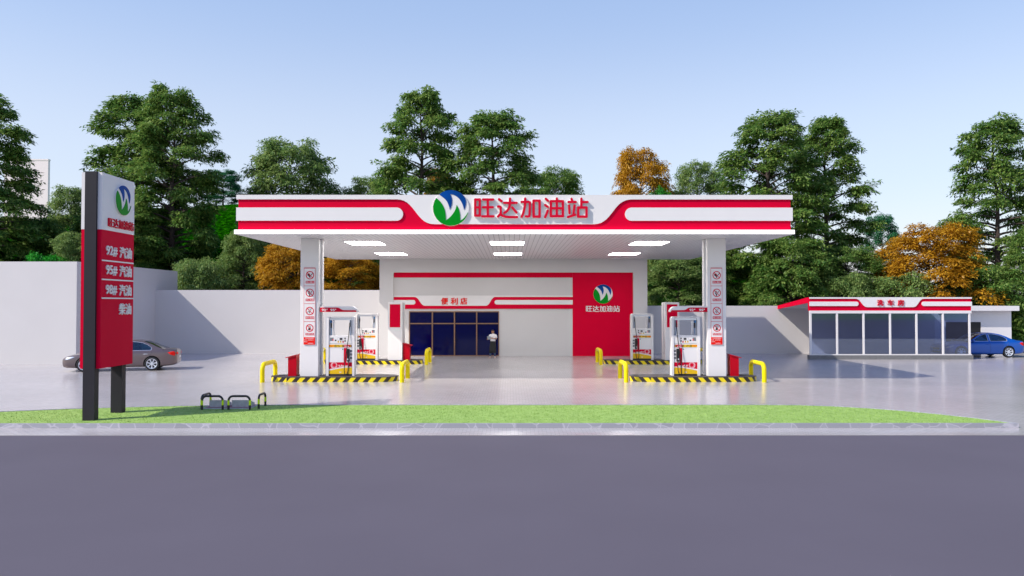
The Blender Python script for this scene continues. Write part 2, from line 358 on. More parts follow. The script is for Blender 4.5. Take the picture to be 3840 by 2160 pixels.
LB = [(335, 262)]+[(733+608*math.cos(a), 722-608*math.sin(a)) for a in [R(131-d*(131-49)/24) for d in range(1, 24)]]+[(1135, 270),
      (1190, 335), (1230, 400), (1248, 470), (1252, 540), (1245, 610), (1228, 680), (1205, 740), (1180, 785), (1165, 715), (1140, 630), (1110, 560), (1080, 500), (1042, 440), (1000, 390), (950, 345), (900, 310), (860, 288), (820, 270), (770, 258),
      (713, 255), (735, 295), (755, 345), (768, 400), (775, 460), (775, 530), (765, 600), (740, 690), (695, 775), (680, 700), (660, 640), (635, 570), (600, 500), (555, 440), (500, 390), (450, 350), (400, 312)]
def emblem(parent, fm, name='emblem'):
    """fm works in units of the emblem radius"""
    o = MB().prism([circle(0, 0, 1.0, 56)], 0, .07, fm).build(name, M['white'], parent)
    MB().prism([[((x-733)/610, (722-y)/610) for x, y in LG]], .0702, .095, fm).build('green_field', M['green'], o)
    MB().prism([[((x-733)/610, (722-y)/610) for x, y in LB]], .0702, .095, fm).build('blue_field', M['blue'], o)
    return o
def scurve(xa, za, xb, zb, n=14):
    return [(xa+(xb-xa)*(t*t*t+3*t*t*(1-t)*.50+3*t*(1-t)**2*.50), za+(zb-za)*(t*t*(3-2*t))) for t in [i/n for i in range(n+1)]]
def fascia_bands(parent, x0, x1, zt, zr, zp1, zp0, ztab, ca, cb, cc, cd, tip0, tip1, y0, d, names=('top_band', 'stripe_band')):
    """white top band with a hanging centre tab, and two round-ended stripes"""
    f = FY(0, y0, 0)
    lp = [(x0, zr), *scurve(ca, zr, cb, ztab), *scurve(cc, ztab, cd, zr), (x1, zr), (x1, zt), (x0, zt)]
    MB().prism([lp], 0, d, f).build(names[0], M['white'], parent)
    r = (zp1-zp0)/2; zm = (zp1+zp0)/2
    MB().prism([[(x0, zp0), *arc(tip0-r, zm, r, -math.pi/2, math.pi/2, 14), (x0, zp1)]], 0, d, f).build(names[1], M['white'], parent)
    MB().prism([[(x1, zp1), *arc(tip1+r, zm, r, math.pi/2, 3*math.pi/2, 14), (x1, zp0)]], 0, d, f).build(names[1], M['white'], parent)

# ------------------------------------------------------------------ ground
def sheet(name, x0, x1, y0, y1, z, m): return struct(MB().add([(x0, y0, z), (x1, y0, z), (x1, y1, z), (x0, y1, z)], [(0, 1, 2, 3)]).build(name, m))
sheet('lawn', -600, 600, -200, 900, -.06, M['lawn'])
sheet('road', -300, 300, -60, 18.302, -.012, M['road'])
struct(B(-70, 60, 18.3, 51.5, -.3, 0).build('forecourt', M['pave']))
# turf island in front of the station: straight front edge, curved back
backL = [(-19.2, 19.36), (-17.6, 20.25), (-16.0, 21.0), (-14.6, 21.55), (-13.0, 22.1), (-11.4, 22.5), (-10.0, 22.75), (-8.5, 22.9), (-6.5, 22.98)]
backR = [(7.5, 22.98), (8.7, 22.92), (9.7, 22.65), (10.6, 22.2), (11.3, 21.7), (12.0, 21.0), (12.55, 20.3), (12.95, 19.6), (13.05, 19.36)]
outl = [(-19.2, 19.34), (13.05, 19.34)]+list(reversed(backR))+list(reversed(backL))
def inset(lp, d):
    c = []
    n = len(lp)
    for i in range(n):
        p0, p1, p2 = Vector(lp[i-1]), Vector(lp[i]), Vector(lp[(i+1) % n])
        a = (p1-p0).normalized(); b = (p2-p1).normalized(); t = (a+b)
        if t.length < 1e-4: t = a
        t.normalize(); nn = Vector((-t.y, t.x)); k = d/max(.35, nn.dot(Vector((-a.y, a.x)))); c.append(tuple(p1+nn*k))
    return c
outl = [p for i, p in enumerate(outl) if (Vector(p)-Vector(outl[i-1])).length > .06]
inn = inset(outl, .07)
G = lambda u, v, w: (u, v, w)
struct(MB().prism([outl, inn], 0.001, .118, G).build('kerb', M['stone']))
struct(MB().prism([inn], 0.001, .104, G).build('grass_verge', M['turf']))
rng = np.random.default_rng(5)
def inside(px, py, poly):
    r = np.zeros(len(px), bool); j = len(poly)-1
    for i in range(len(poly)):
        xi, yi = poly[i]; xj, yj = poly[j]
        with np.errstate(divide='ignore', invalid='ignore'):
            c = ((yi > py) != (yj > py)) & (px < (xj-xi)*(py-yi)/((yj-yi) if yj != yi else 1e-9)+xi)
        r ^= c; j = i
    return r
N = 30000
gx = rng.uniform(-16, 13.1, N); gy = rng.uniform(19.36, 23, N); k = inside(gx, gy, inn); gx = gx[k]; gy = gy[k]; n = len(gx)
an = rng.uniform(0, 6.283, n); h = rng.uniform(.012, .032, n); lx = rng.normal(0, .015, n); ly = rng.normal(0, .015, n); w = .008
V = np.empty((n, 3, 3)); V[:, 0] = np.stack([gx-w*np.cos(an), gy-w*np.sin(an), np.full(n, .103)], 1); V[:, 1] = np.stack([gx+w*np.cos(an), gy+w*np.sin(an), np.full(n, .103)], 1)
V[:, 2] = np.stack([gx+lx, gy+ly, .103+h], 1)
def npmesh(name, V, m):
    nf, k = V.shape[0], V.shape[1]; me = bpy.data.meshes.new(name); me.vertices.add(nf*k); me.vertices.foreach_set('co', V.reshape(-1).astype(np.float32))
    me.loops.add(nf*k); me.loops.foreach_set('vertex_index', np.arange(nf*k, dtype=np.int32)); me.polygons.add(nf)
    me.polygons.foreach_set('loop_start', np.arange(0, nf*k, k, dtype=np.int32)); me.polygons.foreach_set('loop_total', np.full(nf, k, dtype=np.int32))
    me.update(calc_edges=True); me.materials.append(m); return me
go = bpy.data.objects.new('grass', npmesh('grass', V, M['turf'])); sc.collection.objects.link(go); go['kind'] = 'stuff'
go['label'] = 'short bright green grass covering the long verge in front'; go['category'] = 'grass'

# wooded hill behind the walls
def hz(x, y):
    top = 14 if x < -24 else (14-(x+24)*.11 if x < 30 else max(1.0, 8.0-(x-30)*.30))
    if x < -40: top = max(4, 14-(-40-x)*.22)
    t = min(1, max(0, (y-54)/26)); t2 = t*t*(3-2*t)
    st = 2.6*min(1, max(0, (y-53.5)/1.5))*min(1, max(0, (48-x)/14))   # a low terrace at the foot of the slope
    return -.05+st+(top-3)*t2+.35*math.sin(x*.31+y*.2)*math.sin(y*.37-x*.11)*t
hv = []; nx, ny = 120, 44
for j in range(ny+1):
    for i in range(nx+1):
        x = -110+220*i/nx; y = 53+70*(j/ny)**1.2; hv.append((x, y, hz(x, y)-(.06 if j == 0 else 0)))
struct(MB().add(hv, [(j*(nx+1)+i, j*(nx+1)+i+1, (j+1)*(nx+1)+i+1, (j+1)*(nx+1)+i) for j in range(ny) for i in range(nx)]).build('hill', M['hill'], smooth='all'))

# ------------------------------------------------------------------ trees
def mktree(seed, H, Rc, prof, nl, leaf=.30, droop=.25, t0=.12, sprays=9, nleaf=22, up=.9):
    rs = np.random.default_rng(seed); rd = random.Random(seed); mb = MB()
    wob = [Vector((rd.uniform(-.15, .15), rd.uniform(-.15, .15), 0)) for _ in range(9)]
    tp = [Vector((0, 0, H*.95*i/8))+wob[i]*(i/3) for i in range(9)]
    r0 = H*.020; mb.tube(tp, 0, 9, rr=[r0*(1.25 if i == 0 else 1)*(1-i/8.6) for i in range(9)])
    def tpt(t):
        t = min(.999, max(0, t))*8; i = int(t); return tp[i].lerp(tp[i+1], t-i)
    C = []; D = []; S = []
    lob = [(rd.uniform(0, 6.28), rd.uniform(.1, .95), rd.uniform(.82, 1.18)) for _ in range(10)]
    for q in range(nl):
        t = t0+(1-t0)*(q+rd.random()*.6)/nl; az = q*2.39996+rd.uniform(-.4, .4)
        base = tpt(t); rad = Rc*prof(t)*rd.uniform(.74, 1.08)
        for la, lt, lf in lob:
            if abs(t-lt) < .13 and math.cos(az-la) > .5: rad *= lf
        el = up*(.15+.75*t)*rd.uniform(.6, 1.2); n = 6; pts = []
        for i in range(n+1):
            s = i/n; rr_ = rad*s; zz = rad*(math.sin(el)*s-droop*s*s)*.9
            pts.append(base+Vector((math.cos(az+.25*s*math.sin(q))*rr_, math.sin(az+.25*s*math.sin(q))*rr_, zz)))
        lr = r0*(1-t)*.42+.03; mb.tube(pts, 0, 5, rr=[lr*(1-.85*i/n) for i in range(n+1)], caps=False)
        ns = max(4, int(sprays*(.55+rad/Rc)))
        for k in range(ns):
            s = .32+.68*math.sqrt((k+.5)/ns)*rd.uniform(.92, 1.04) if k else 1.0
            s = min(s, 1.03); j = min(n-1, int(s*n)); p = pts[j].lerp(pts[j+1], s*n-j)
            da = rd.uniform(-1.15, 1.15)*(1 if s < .95 else .5); off = rad*.22*rd.random()*(1.15-s*.6)+.15
            d = Vector((math.cos(az+da), math.sin(az+da), rd.uniform(-.25, .28)))
            c = p+d*off+Vector((0, 0, rd.uniform(-.35, .45)))
            if off > .5 and rd.random() < .6: mb.tube([p, p.lerp(c, .5)+Vector((0, 0, .05)), c], .02, 3, caps=False)
            C.append(c); D.append(d); S.append(rd.uniform(.75, 1.3))
    C = np.array([c[:] for c in C]); D = np.array([d[:] for d in D]); S = np.array(S); ns = len(C)
    D /= np.linalg.norm(D, axis=1)[:, None]
    C = np.repeat(C, nleaf, 0); D = np.repeat(D, nleaf, 0); S = np.repeat(S, nleaf)[:, None]; n = len(C)
    Z = np.array([0, 0, 1.]); Sd = np.cross(D, Z); Sd /= np.linalg.norm(Sd, axis=1)[:, None]
    tilt = np.repeat(rs.normal(0, .22, ns), nleaf)[:, None]; Nn = np.cross(Sd, D)+Sd*tilt; Nn /= np.linalg.norm(Nn, axis=1)[:, None]
    a = rs.uniform(-.35, .95, n)[:, None]; b = rs.normal(0, 1, n)[:, None]*.34*(1.15-np.abs(a-.2)*.75)
    P = C+D*a*S*.95+Sd*b*S*1.05+Nn*rs.normal(0, .07, n)[:, None]-Z*(np.abs(b)*.30+np.maximum(a, 0)**2*.28)*S
    ld = D*(.75+.0*a)+Sd*np.sign(b)*.75+rs.normal(0, .38, (n, 3)); ld[:, 2] -= .28; ld /= np.linalg.norm(ld, axis=1)[:, None]
    nn = Nn+rs.normal(0, .22, (n, 3)); wd = np.cross(ld, nn); wd /= np.linalg.norm(wd, axis=1)[:, None]
    L = leaf*rs.uniform(.7, 1.35, n)[:, None]; W = L*.21
    V = np.stack([P, P+ld*L*.45+wd*W, P+ld*L-Z*L*.12, P+ld*L*.45-wd*W], 1)
    tr = mb.build('trunk', M['bark'], smooth='all'); trm = tr.data; bpy.data.objects.remove(tr)
    d_ = np.hypot(V[:, 2, 0], V[:, 2, 1]); return trm, npmesh('crown', V, M['leaf']), float(np.percentile(V[:, 2, 2], 99.9)), float(np.percentile(d_, 93))
ptall = lambda t: max(.18, min(1, max(0, 1.0-t)**.52*1.28))*(.8+.2*min(1, t/.2))
pround = lambda t: max(.2, math.sqrt(max(0, 1-((t-.42)/.60)**2)))
pbush = lambda t: max(.28, math.sqrt(max(0, 1-((t-.28)/.76)**2)))
KIND = {
 'tallA': mktree(1, 19, 4.9, ptall, 78, leaf=.33, sprays=17, nleaf=38, t0=.05, up=1.25),
 'tallB': mktree(22, 19, 4.9, ptall, 74, leaf=.34, sprays=17, nleaf=38, droop=.32, t0=.05),
 'tallC': mktree(37, 19, 4.9, lambda t: ptall(t)*(.86+.14*math.sin(t*17)), 78, leaf=.33, sprays=17, nleaf=38, t0=.05, up=1.25),
 'roundA': mktree(4, 10, 3.9, pround, 62, leaf=.27, sprays=17, nleaf=34, droop=.42, up=1.1),
 'roundB': mktree(9, 10, 3.9, pround, 56, leaf=.26, sprays=17, nleaf=34, droop=.2, up=1.2),
 'bushA': mktree(14, 6, 3.2, pbush, 56, leaf=.24, sprays=15, nleaf=30, t0=.05, up=1.2),
}
KIND['tinybush'] = mktree(19, 1.6, 1.0, pbush, 26, leaf=.16, sprays=5, nleaf=20, t0=.05)
def at(dx, dy, Y):  # where the view ray through a point of the photograph (2576 wide) meets the plane at depth Y
    px, py = dx*1.49068, dy*1.49068; d = camo.rotation_euler.to_matrix() @ Vector((px-1920, 1080-py, -2820)); return Vector((d.x*Y/d.y, Y, EYE+d.z*Y/d.y))
def tree(kind, dx, dtop, dhw, Y, leaf, label, cat='tree', name=None, group='trees on the wooded hill', rot=None, zb=None):
    tr, cr, H, Rc = KIND[kind]; p = at(dx, dtop, Y); hw = dhw*1.49068*Y/2820*1.10; z0 = hz(p.x, Y)-.1 if zb is None else zb
    r = bpy.data.objects.new(name or 'tree', None); sc.collection.objects.link(r); r.location = (p.x, Y, z0)
    r.scale = (hw/Rc, hw/Rc, (p.z-z0)/H); r.rotation_euler = (0, 0, (hash((dx*7 % 11, dtop)) % 628)/100 if rot is None else rot)
    tag(r, label, cat, group)
    for nm, me, mm in (('trunk', tr, M['bark']), ('crown', cr, M[leaf])):
        o = bpy.data.objects.new(nm, me); sc.collection.objects.link(o); o.parent = r
        o.material_slots[0].link = 'OBJECT'; o.material_slots[0].material = mm
    return r
T = [
 ('tallB', -58, 228, 140, 57, 'leaf', 'huge dark green tree cut by the left edge of the picture', 1.0),
 ('tallA', 436, 208, 108, 60, 'leaf', 'tallest dark tree behind the pylon sign', .4),
 ('tallC', 345, 236, 122, 62, 'leaf', 'broad dark tree just left of the tallest tree behind the pylon sign', 2.1),
 ('bushA', 182, 470, 55, 66, 'leaf_light', 'small light green tree showing between the left edge tree and the pylon sign', 0),
 ('roundA', 735, 350, 112, 63, 'leaf_light', 'rounded green tree rising above the left end of the canopy', .6),
 ('roundB', 562, 428, 46, 80, 'leaf_teal', 'small blue green tree on the hill top left of the canopy', 1.5),
 ('tallC', 1062, 222, 112, 60, 'leaf', 'tall dark tree above the round emblem on the canopy', 4.0),
 ('tallB', 1245, 268, 128, 58, 'leaf', 'broad tall tree right above the lettering of the canopy', 2.6),
 ('roundB', 935, 444, 66, 66, 'leaf_light', 'low light green tree peeping over the canopy left of its emblem', 3.1),
 ('roundA', 1392, 425, 92, 66, 'leaf', 'low green tree peeping over the canopy right of its lettering', 5.0),
 ('roundB', 1100, 425, 34, 78, 'leaf_orange', 'orange tree half hidden behind the tall tree over the canopy emblem', 5.0),
 ('roundA', 1607, 375, 72, 66, 'leaf_orange', 'round orange tree standing above the right half of the canopy', 1.9),
 ('roundB', 1752, 408, 64, 68, 'leaf_light', 'small green tree between the orange tree and the tall pair above the canopy', .2),
 ('bushA', 1662, 476, 36, 64, 'leaf_vivid', 'vivid green bush at the foot of the orange tree above the canopy', .9),
 ('tallA', 1936, 272, 125, 57, 'leaf', 'taller dark tree of the pair over the right end of the canopy', 3.6),
 ('tallC', 2076, 286, 102, 60, 'leaf', 'dark tree at the right of the pair over the right end of the canopy', 5.7),
 ('roundB', 2216, 540, 46, 72, 'leaf_teal', 'blue green tree on the hill left of the orange tree by the car wash', 2.2),
 ('roundA', 2340, 566, 122, 54, 'leaf_orange', 'wide orange tree rising behind the car wash', 3.9),
 ('tallB', 2503, 284, 112, 57, 'leaf', 'tall dark tree near the right edge of the picture', .9),
 ('bushA', 2275, 690, 92, 52.5, 'leaf_light', 'low round green tree right behind the car wash roof', 1.2),
 ('bushA', 2475, 665, 95, 53, 'leaf', 'bushy green tree behind the white utility building', 2.7),
 ('tallA', 2585, 560, 60, 52, 'leaf', 'dark green tree at the right edge behind the blue car', 4.2),
 ('roundA', 722, 612, 72, 54, 'leaf_orange', 'orange tree seen left of the front left canopy column', .3),
 ('roundB', 880, 636, 84, 55, 'leaf_orange', 'orange tree seen between the canopy column and the shop', 2.3),
 ('roundA', 615, 580, 62, 56.5, 'leaf_light', 'light green tree under the left tip of the canopy', 3.3),
 ('bushA', 498, 650, 66, 53.5, 'leaf_light', 'low light green bush above the boundary wall right of the pylon sign', 4.1),
 ('roundB', 188, 585, 55, 55, 'leaf_light', 'light green tree just left of the pylon sign over the pale block', 5.1),
 ('roundA', 1705, 628, 88, 54.5, 'leaf_light', 'light green tree between the shop and the front right canopy column', .8),
 ('roundB', 1800, 600, 70, 58, 'leaf', 'dark green tree right behind the front right canopy column', 1.8),
 ('tallA', 330, 505, 80, 57, 'leaf', 'dark lower tree behind the red part of the pylon sign', 5.3),
 ('roundA', 930, 560, 60, 60, 'leaf', 'green tree in the shade between the canopy and the shop front', 4.4),
 ('roundB', 2130, 620, 75, 55, 'leaf', 'dark green tree behind the left end of the car wash roof', 3.7),
 ('roundA', 235, 560, 70, 62, 'leaf', 'green tree showing at both sides of the top of the pylon post', 2.9),
 ('roundA', 1990, 600, 95, 54, 'leaf', 'green tree right of the front right canopy column over the boundary wall', 2.4),
 ('bushA', 2130, 690, 70, 53, 'leaf_light', 'low bush over the sloping red roof edge of the car wash', 1.4),
 ('roundB', 1130, 455, 60, 62, 'leaf_light', 'low light tree right above the emblem of the canopy', 3.4),
 ('roundA', 60, 545, 95, 60, 'leaf', 'dark green tree low behind the pale block at the left edge', 3.4),
 ('bushA', 120, 640, 60, 54, 'leaf_vivid', 'vivid green bush over the pale block left of the pylon sign', .4),
 ('tinybush', 425, 628, 12, 70, 'leaf_orange', 'leftmost of the little orange shrubs on the green slope', 0),
 ('tinybush', 478, 634, 13, 70, 'leaf_orange', 'middle one of the little orange shrubs on the green slope', 1),
 ('tinybush', 511, 618, 14, 70, 'leaf_orange', 'rightmost of the little orange shrubs on the green slope', 2),
]
for kd, dx, dt, dhw, Y, lf, lab, rt in T:
    if kd.startswith('tall'): dt += 11
    zb = None
    if kd == 'tinybush': p = at(dx, dt, Y); zb = p.z-1.5
    tree(kd, dx, dt, dhw, Y, lf, lab, 'shrub' if kd in ('tinybush',) else 'tree', 'shrub' if kd in ('tinybush',) else 'tree',
         'small orange shrubs on the slope' if kd == 'tinybush' else 'trees on the wooded hill', rt, zb)

# ------------------------------------------------------------------ far tower and walls
p = at(95, 400, 500)
tw = thing('tower_block', 'haze-pale pink tower block far away behind the trees at left', 'building', (p.x-6, 500, 0))
B(p.x-22, p.x+7.0, 500, 502, -.05, p.z-1).build('wall', M['pale'], tw)
B(p.x-22.2, p.x+7.2, 499.8, 502.2, p.z-1, p.z).build('roof', M['pale'], tw)
bl = thing('building', 'high windowless pale block behind the brown car at left', 'building', (-40, 39.4, 0))
B(-60, -22.7, 39.4, 51.3, -.02, 5.38).build('wall', M['wall'], bl)
wb = thing('boundary_wall', 'pale boundary wall with a slanting shadow left of the shop', 'wall', (-15, 48.1, 0))
B(-22.698, -7.9, 48.1, 48.4, -.02, 4.04).build('wall_panel', M['wall'], wb)
wc = thing('boundary_wall', 'lower pale boundary wall between the shop and the car wash', 'wall', (18, 48.1, 0))
B(8.27, 27.1, 48.0, 48.3, -.02, 3.035).build('wall_panel', M['wall'], wc)
ub = thing('utility_building', 'low white building with a flat roof slab and dark doorway behind the blue car', 'building', (29.5, 48, 0))
B(27.1, 27.8, 48.0, 52, -.02, 2.72).build('wall', M['white'], ub)
B(30.05, 32.0, 48.0, 52, -.02, 2.72).build('wall', M['white'], ub)
B(27.8, 30.05, 48.0, 52, 2.0, 2.72).build('wall', M['white'], ub)
B(27.8, 30.05, 48.03, 48.06, 0, 2.0).build('door', M['doorway'], ub)  # flat black sheet painting the darkness of the open doorway
B(27.105, 32.15, 47.45, 52.3, 2.72, 3.03).build('roof', M['white'], ub)

# ------------------------------------------------------------------ shop
sh = thing('shop', 'white convenience shop with red corner panel and dark blue glazing under the canopy', 'building', (.2, 45.4, 0))
B(-7.9, -7.07, 45.4, 51.9, -.02, 5.87).build('wall', M['wall'], sh)
B(7.43, 8.27, 45.4, 51.9, -.02, 5.87).build('wall', M['wall'], sh)
B(-7.07, 7.43, 45.4, 51.9, 5.06, 5.87).build('wall', M['wall'], sh)
B(-7.07, -6.14, 45.62, 51.9, -.02, 5.06).build('wall', M['wall'], sh)
B(-6.14, -.68, 45.62, 51.9, 2.72, 5.06).build('wall', M['wall'], sh)
B(-.68, 3.775, 45.62, 51.9, -.02, 5.06).build('wall', M['wall'], sh)
B(3.775, 7.43, 45.60, 51.9, -.02, 5.06).build('red_panel', M['red'], sh)
B(-7.07, 3.772, 45.605, 45.62, 4.757, 5.06).build('red_stripe', M['red'], sh)
B(-7.07, 3.772, 45.56, 45.62, 2.86, 3.585).build('sign_board', M['red'], sh)
fascia_bands(sh, -7.07, 3.773, 3.667, 3.58, 3.393, 3.12, 3.045, -5.83, -5.15, -1.50, -.90, -5.75, -.96, 45.56, .03, ('sign_band', 'sign_stripe'))
f = FY(0, 45.53, 0)
for ch, x in zip("便利店", (-4.18, -3.60, -3.02)):
    text(MB(), ch, x, 3.125, .40, .001, .035, f, bold=.03, wid=.40).build('letter', M['letter_red'], sh)
gz = B(-6.137, -.68, 45.66, 45.72, .0, 2.72).build('glazing', M['navy'], sh)
fr = MB(); t = .045
for x in (-6.137, -.68-t): fr.box(x, x+t, 45.56, 45.657, .0, 2.72)
for x in (725, 1000, 1275): X = ((1400+x/3.293)-1914)*.0161; fr.box(X-.035, X+.035, 45.57, 45.657, .05, 2.66)
fr.box(-6.092, -.725, 45.56, 45.657, 2.66, 2.72); fr.box(-6.092, -.725, 45.56, 45.657, 0.0, .05)
for a, b in ((-6.092, 725), (725, 1000), (1000, 1275), (1275, -.725)):
    xa = a if a < 0 else ((1400+a/3.293)-1914)*.0161+.035; xb = b if b < 0 else ((1400+b/3.293)-1914)*.0161-.035
    fr.box(xa, xb, 45.58, 45.657, 1.935, 2.0)
fr.build('window_frame', M['bronze'], gz)
emblem(sh, lambda u, v, w: (5.615+u*.585, 45.6-w*.585, 3.754+v*.585))
s = 2.05/2422
for ci in range(5):
    mb = MB(); sign_char(mb, ci, FY(5.60-1310*s, 45.60, 2.86+285*s, s), .0, .05); mb.build('letter', M['white'], sh)

# ------------------------------------------------------------------ canopy
cp = thing('petrol_canopy', 'wide flat red and white petrol canopy with white lettering band and glowing edge', 'canopy', (.15, 30.0, 5.87))
B(-10.54, 10.87, 29.10, 45.3, 6.03, 7.36).build('fascia', M['red'], cp)
B(-10.61, 10.94, 29.05, 45.36, 7.36, 7.395).build('roof', M['white'], cp)
fascia_bands(cp, -10.61, 10.94, 7.359, 7.222, 6.903, 6.395, 6.261, -4.40, -2.95, 3.24, 4.69, -4.156, 4.44, 29.098, .048)
for x0, x1 in ((-10.61, -10.542), (10.872, 10.94)):
    B(x0, x1, 29.101, 45.36, 7.222, 7.359).build('side_band', M['white'], cp); B(x0, x1, 29.101, 45.36, 6.395, 6.903).build('side_band', M['white'], cp)
B(-10.66, 10.99, 29.0, 29.3, 5.885, 6.028).build('edge_light', M['led'], cp)
B(-10.66, -10.3, 29.302, 45.86, 5.885, 6.028).build('edge_light', M['white'], cp); B(10.63, 10.99, 29.302, 45.86, 5.885, 6.028).build('edge_light', M['white'], cp)
B(-10.655, 10.985, 29.005, 45.86, 5.872, 5.884).build('soffit', M['soffit'], cp)
for x in (-6.46, -.14, 6.17):
    for y0, y1 in ((32.6, 34.4), (39.9, 41.65)):
        B(x-.735, x+.735, y0, y1, 5.862, 5.871).build('soffit_light', M['lamp'], cp)
emblem(cp, lambda u, v, w: (-2.30+u*.692, 29.049-w*.692*1.1, 6.88+v*.692))
s = .0018395*.995
for ci in range(5):
    fmap = lambda u, v, w: ((1760-1914)*.01030+u*s, 29.049-w, 3.2+(1137-730)*.01030+v*s)
    mb = MB(); sign_char(mb, ci, fmap, 0, .10, .3); L = mb.build('letter', M['white'], cp)
    mb = MB(); sign_char(mb, ci, fmap, .1003, .112); mb.build('letter_face', M['pred'], L)

# front columns
def column(m, label):
    x0, x1 = (-8.64, -7.89) if m < 0 else (8.12, 8.88)
    c = thing('canopy_column', label, 'column', ((x0+x1)/2, 31.28, .2), 'columns carrying the canopy')
    B(x0, x1, 30.95, 31.62, .2, 5.871, bev=.012).build('shaft', M['white'], c)
    xs = x1 if m < 0 else x0; d = 1 if m < 0 else -1
    a, b = sorted((xs, xs+d*.012)); B(a, b, 31.22, 31.30, .65, 5.86).build('groove', M['grey'], c)
    a, b = sorted((xs, xs+d*.05)); B(a, b, 31.36, 31.60, .2, 5.86).build('casing', M['white'], c)
    return c
column(-1, 'white square column holding up the left side of the canopy')
column(1, 'white square column holding up the right side of the canopy')
# notice boards
def notice(m, label):
    k = .0024966; X0 = -8.49 if m < 0 else 8.24; Z = lambda y: 4.66-(y-103)*k; X = lambda x: X0+(x-85)*k
    n = thing('notice_board', label, 'sign', (X0+.24, 30.95, 1.5), 'fire safety notice boards on the columns'); f = FY(0, 30.945, 0)
    B(X(85), X(275), 30.915, 30.945, Z(1368), 4.66).build('board', M['white'], n)
    bd = MB()
    for y, h in ((103, 12), (400, 6), (692, 6), (986, 6)): bd.box(X(85), X(275), 30.911, 30.9145, Z(y+h), Z(y))
    for x in (85, 270): bd.box(X(x), X(x)+5*k, 30.9118, 30.9145, Z(1247), Z(110))
    bd.build('border', M['pred'], n)
    B(X(85), X(275), 30.9105, 30.9145, Z(1368), Z(1247)).build('red_field', M['letter_red'], n)
    for cy, r, cap, yc, cap_h in ((227, 68, "禁止烟火", (320, 362), 0), (517, 68, "禁止吸烟", (612, 654), 0), (815, 68, "熄火加油", (905, 947), 0), (1095, 62, "禁止使用无线设备", (1178, 1215), 0)):
        cx = 185; rr = r*k
        g = MB(); gx, gz_ = X(cx), Z(cy)
        if cy == 227:
            g.prism([circle(gx-.05, gz_+.02, .055, 14)], .031, .033, f); g.prism([stroke([(gx-.04, gz_+.0), (gx-.0, gz_-.08)], .025)], .031, .034, f); g.prism([stroke([(gx+.03, gz_-.01), (gx+.11, gz_+.07)], .014)], .031, .033, f)
        elif cy == 517:
            g.prism([stroke([(gx-.09, gz_+.05), (gx-.03, gz_+.08), (gx+.0, gz_+.03)], .008)], .031, .033, f); g.prism([stroke([(gx-.06, gz_-.0), (gx-.0, gz_-.08), (gx-.02, gz_-.11)], .02)], .031, .034, f)
            g.prism([stroke([(gx+.03, gz_-.02), (gx+.08, gz_+.06)], .018), [tuple(q) for q in stroke([(gx+.035, gz_-.01), (gx+.075, gz_+.05)], .008)]], .031, .033, f)
        elif cy == 815:
            g.prism([circle(gx+.0, gz_+.04, .05, 14), circle(gx, gz_+.04, .038, 14)], .031, .033, f); g.prism([stroke([(gx-.09, gz_-.06), (gx-.03, gz_-.0)], .01)], .031, .033, f)
            g.prism([stroke([(gx+.0, gz_-.02), (gx-.01, gz_-.09)], .013)], .031, .034, f); g.prism([stroke([(gx+.03, gz_+.07), (gx+.08, gz_+.10)], .01)], .031, .0335, f)
        else:
            q = [(gx-.01, gz_+.10), (gx+.06, gz_+.07), (gx+.02, gz_-.10), (gx-.07, gz_-.08)]; g.prism([q, [(gx+.0, gz_+.08), (gx+.045, gz_+.06), (gx+.03, gz_+.01), (gx-.02, gz_+.03)]], .031, .033, f)
        g.build('pictogram', M['black'], n)
        rg = MB().prism([circle(gx, gz_, rr, 30), circle(gx, gz_, rr-.033, 30)], .031, .035, f)
        d = rr*.72; rg.prism([stroke([(gx-d, gz_+d), (gx+d, gz_-d)], .012, 3)], .031, .036, f); rg.build('prohibition_ring', M['pred'], n)
        cb = B(X(116), X(257), 30.911, 30.9145, Z(yc[1]), Z(yc[0])).build('caption', M['pred'], n)
        text(MB(), cap, X(122), Z(yc[1]-7), 28*k, .0341, .0355, f, bold=.008, wid=129*k).build('caption_writing', M['white'], cb)
    tx = MB()
    for s_, x, y, w in (("在加油站区域内禁止", 115, 1272, 140), ("吸烟、加油请熄火", 95, 1300, 155), ("谢谢合作", 95, 1328, 55), ("加油站管理处", 155, 1354, 90)):
        tx = MB(); text(tx, s_, X(x), Z(y), 15*k, .0351, .0362, f, bold=.01, wid=w*k); tx.build('notice_writing', M['white'], n)
    return n
notice(-1, 'tall strip of fire safety signs on the left canopy column')
notice(1, 'tall strip of fire safety signs on the right canopy column')
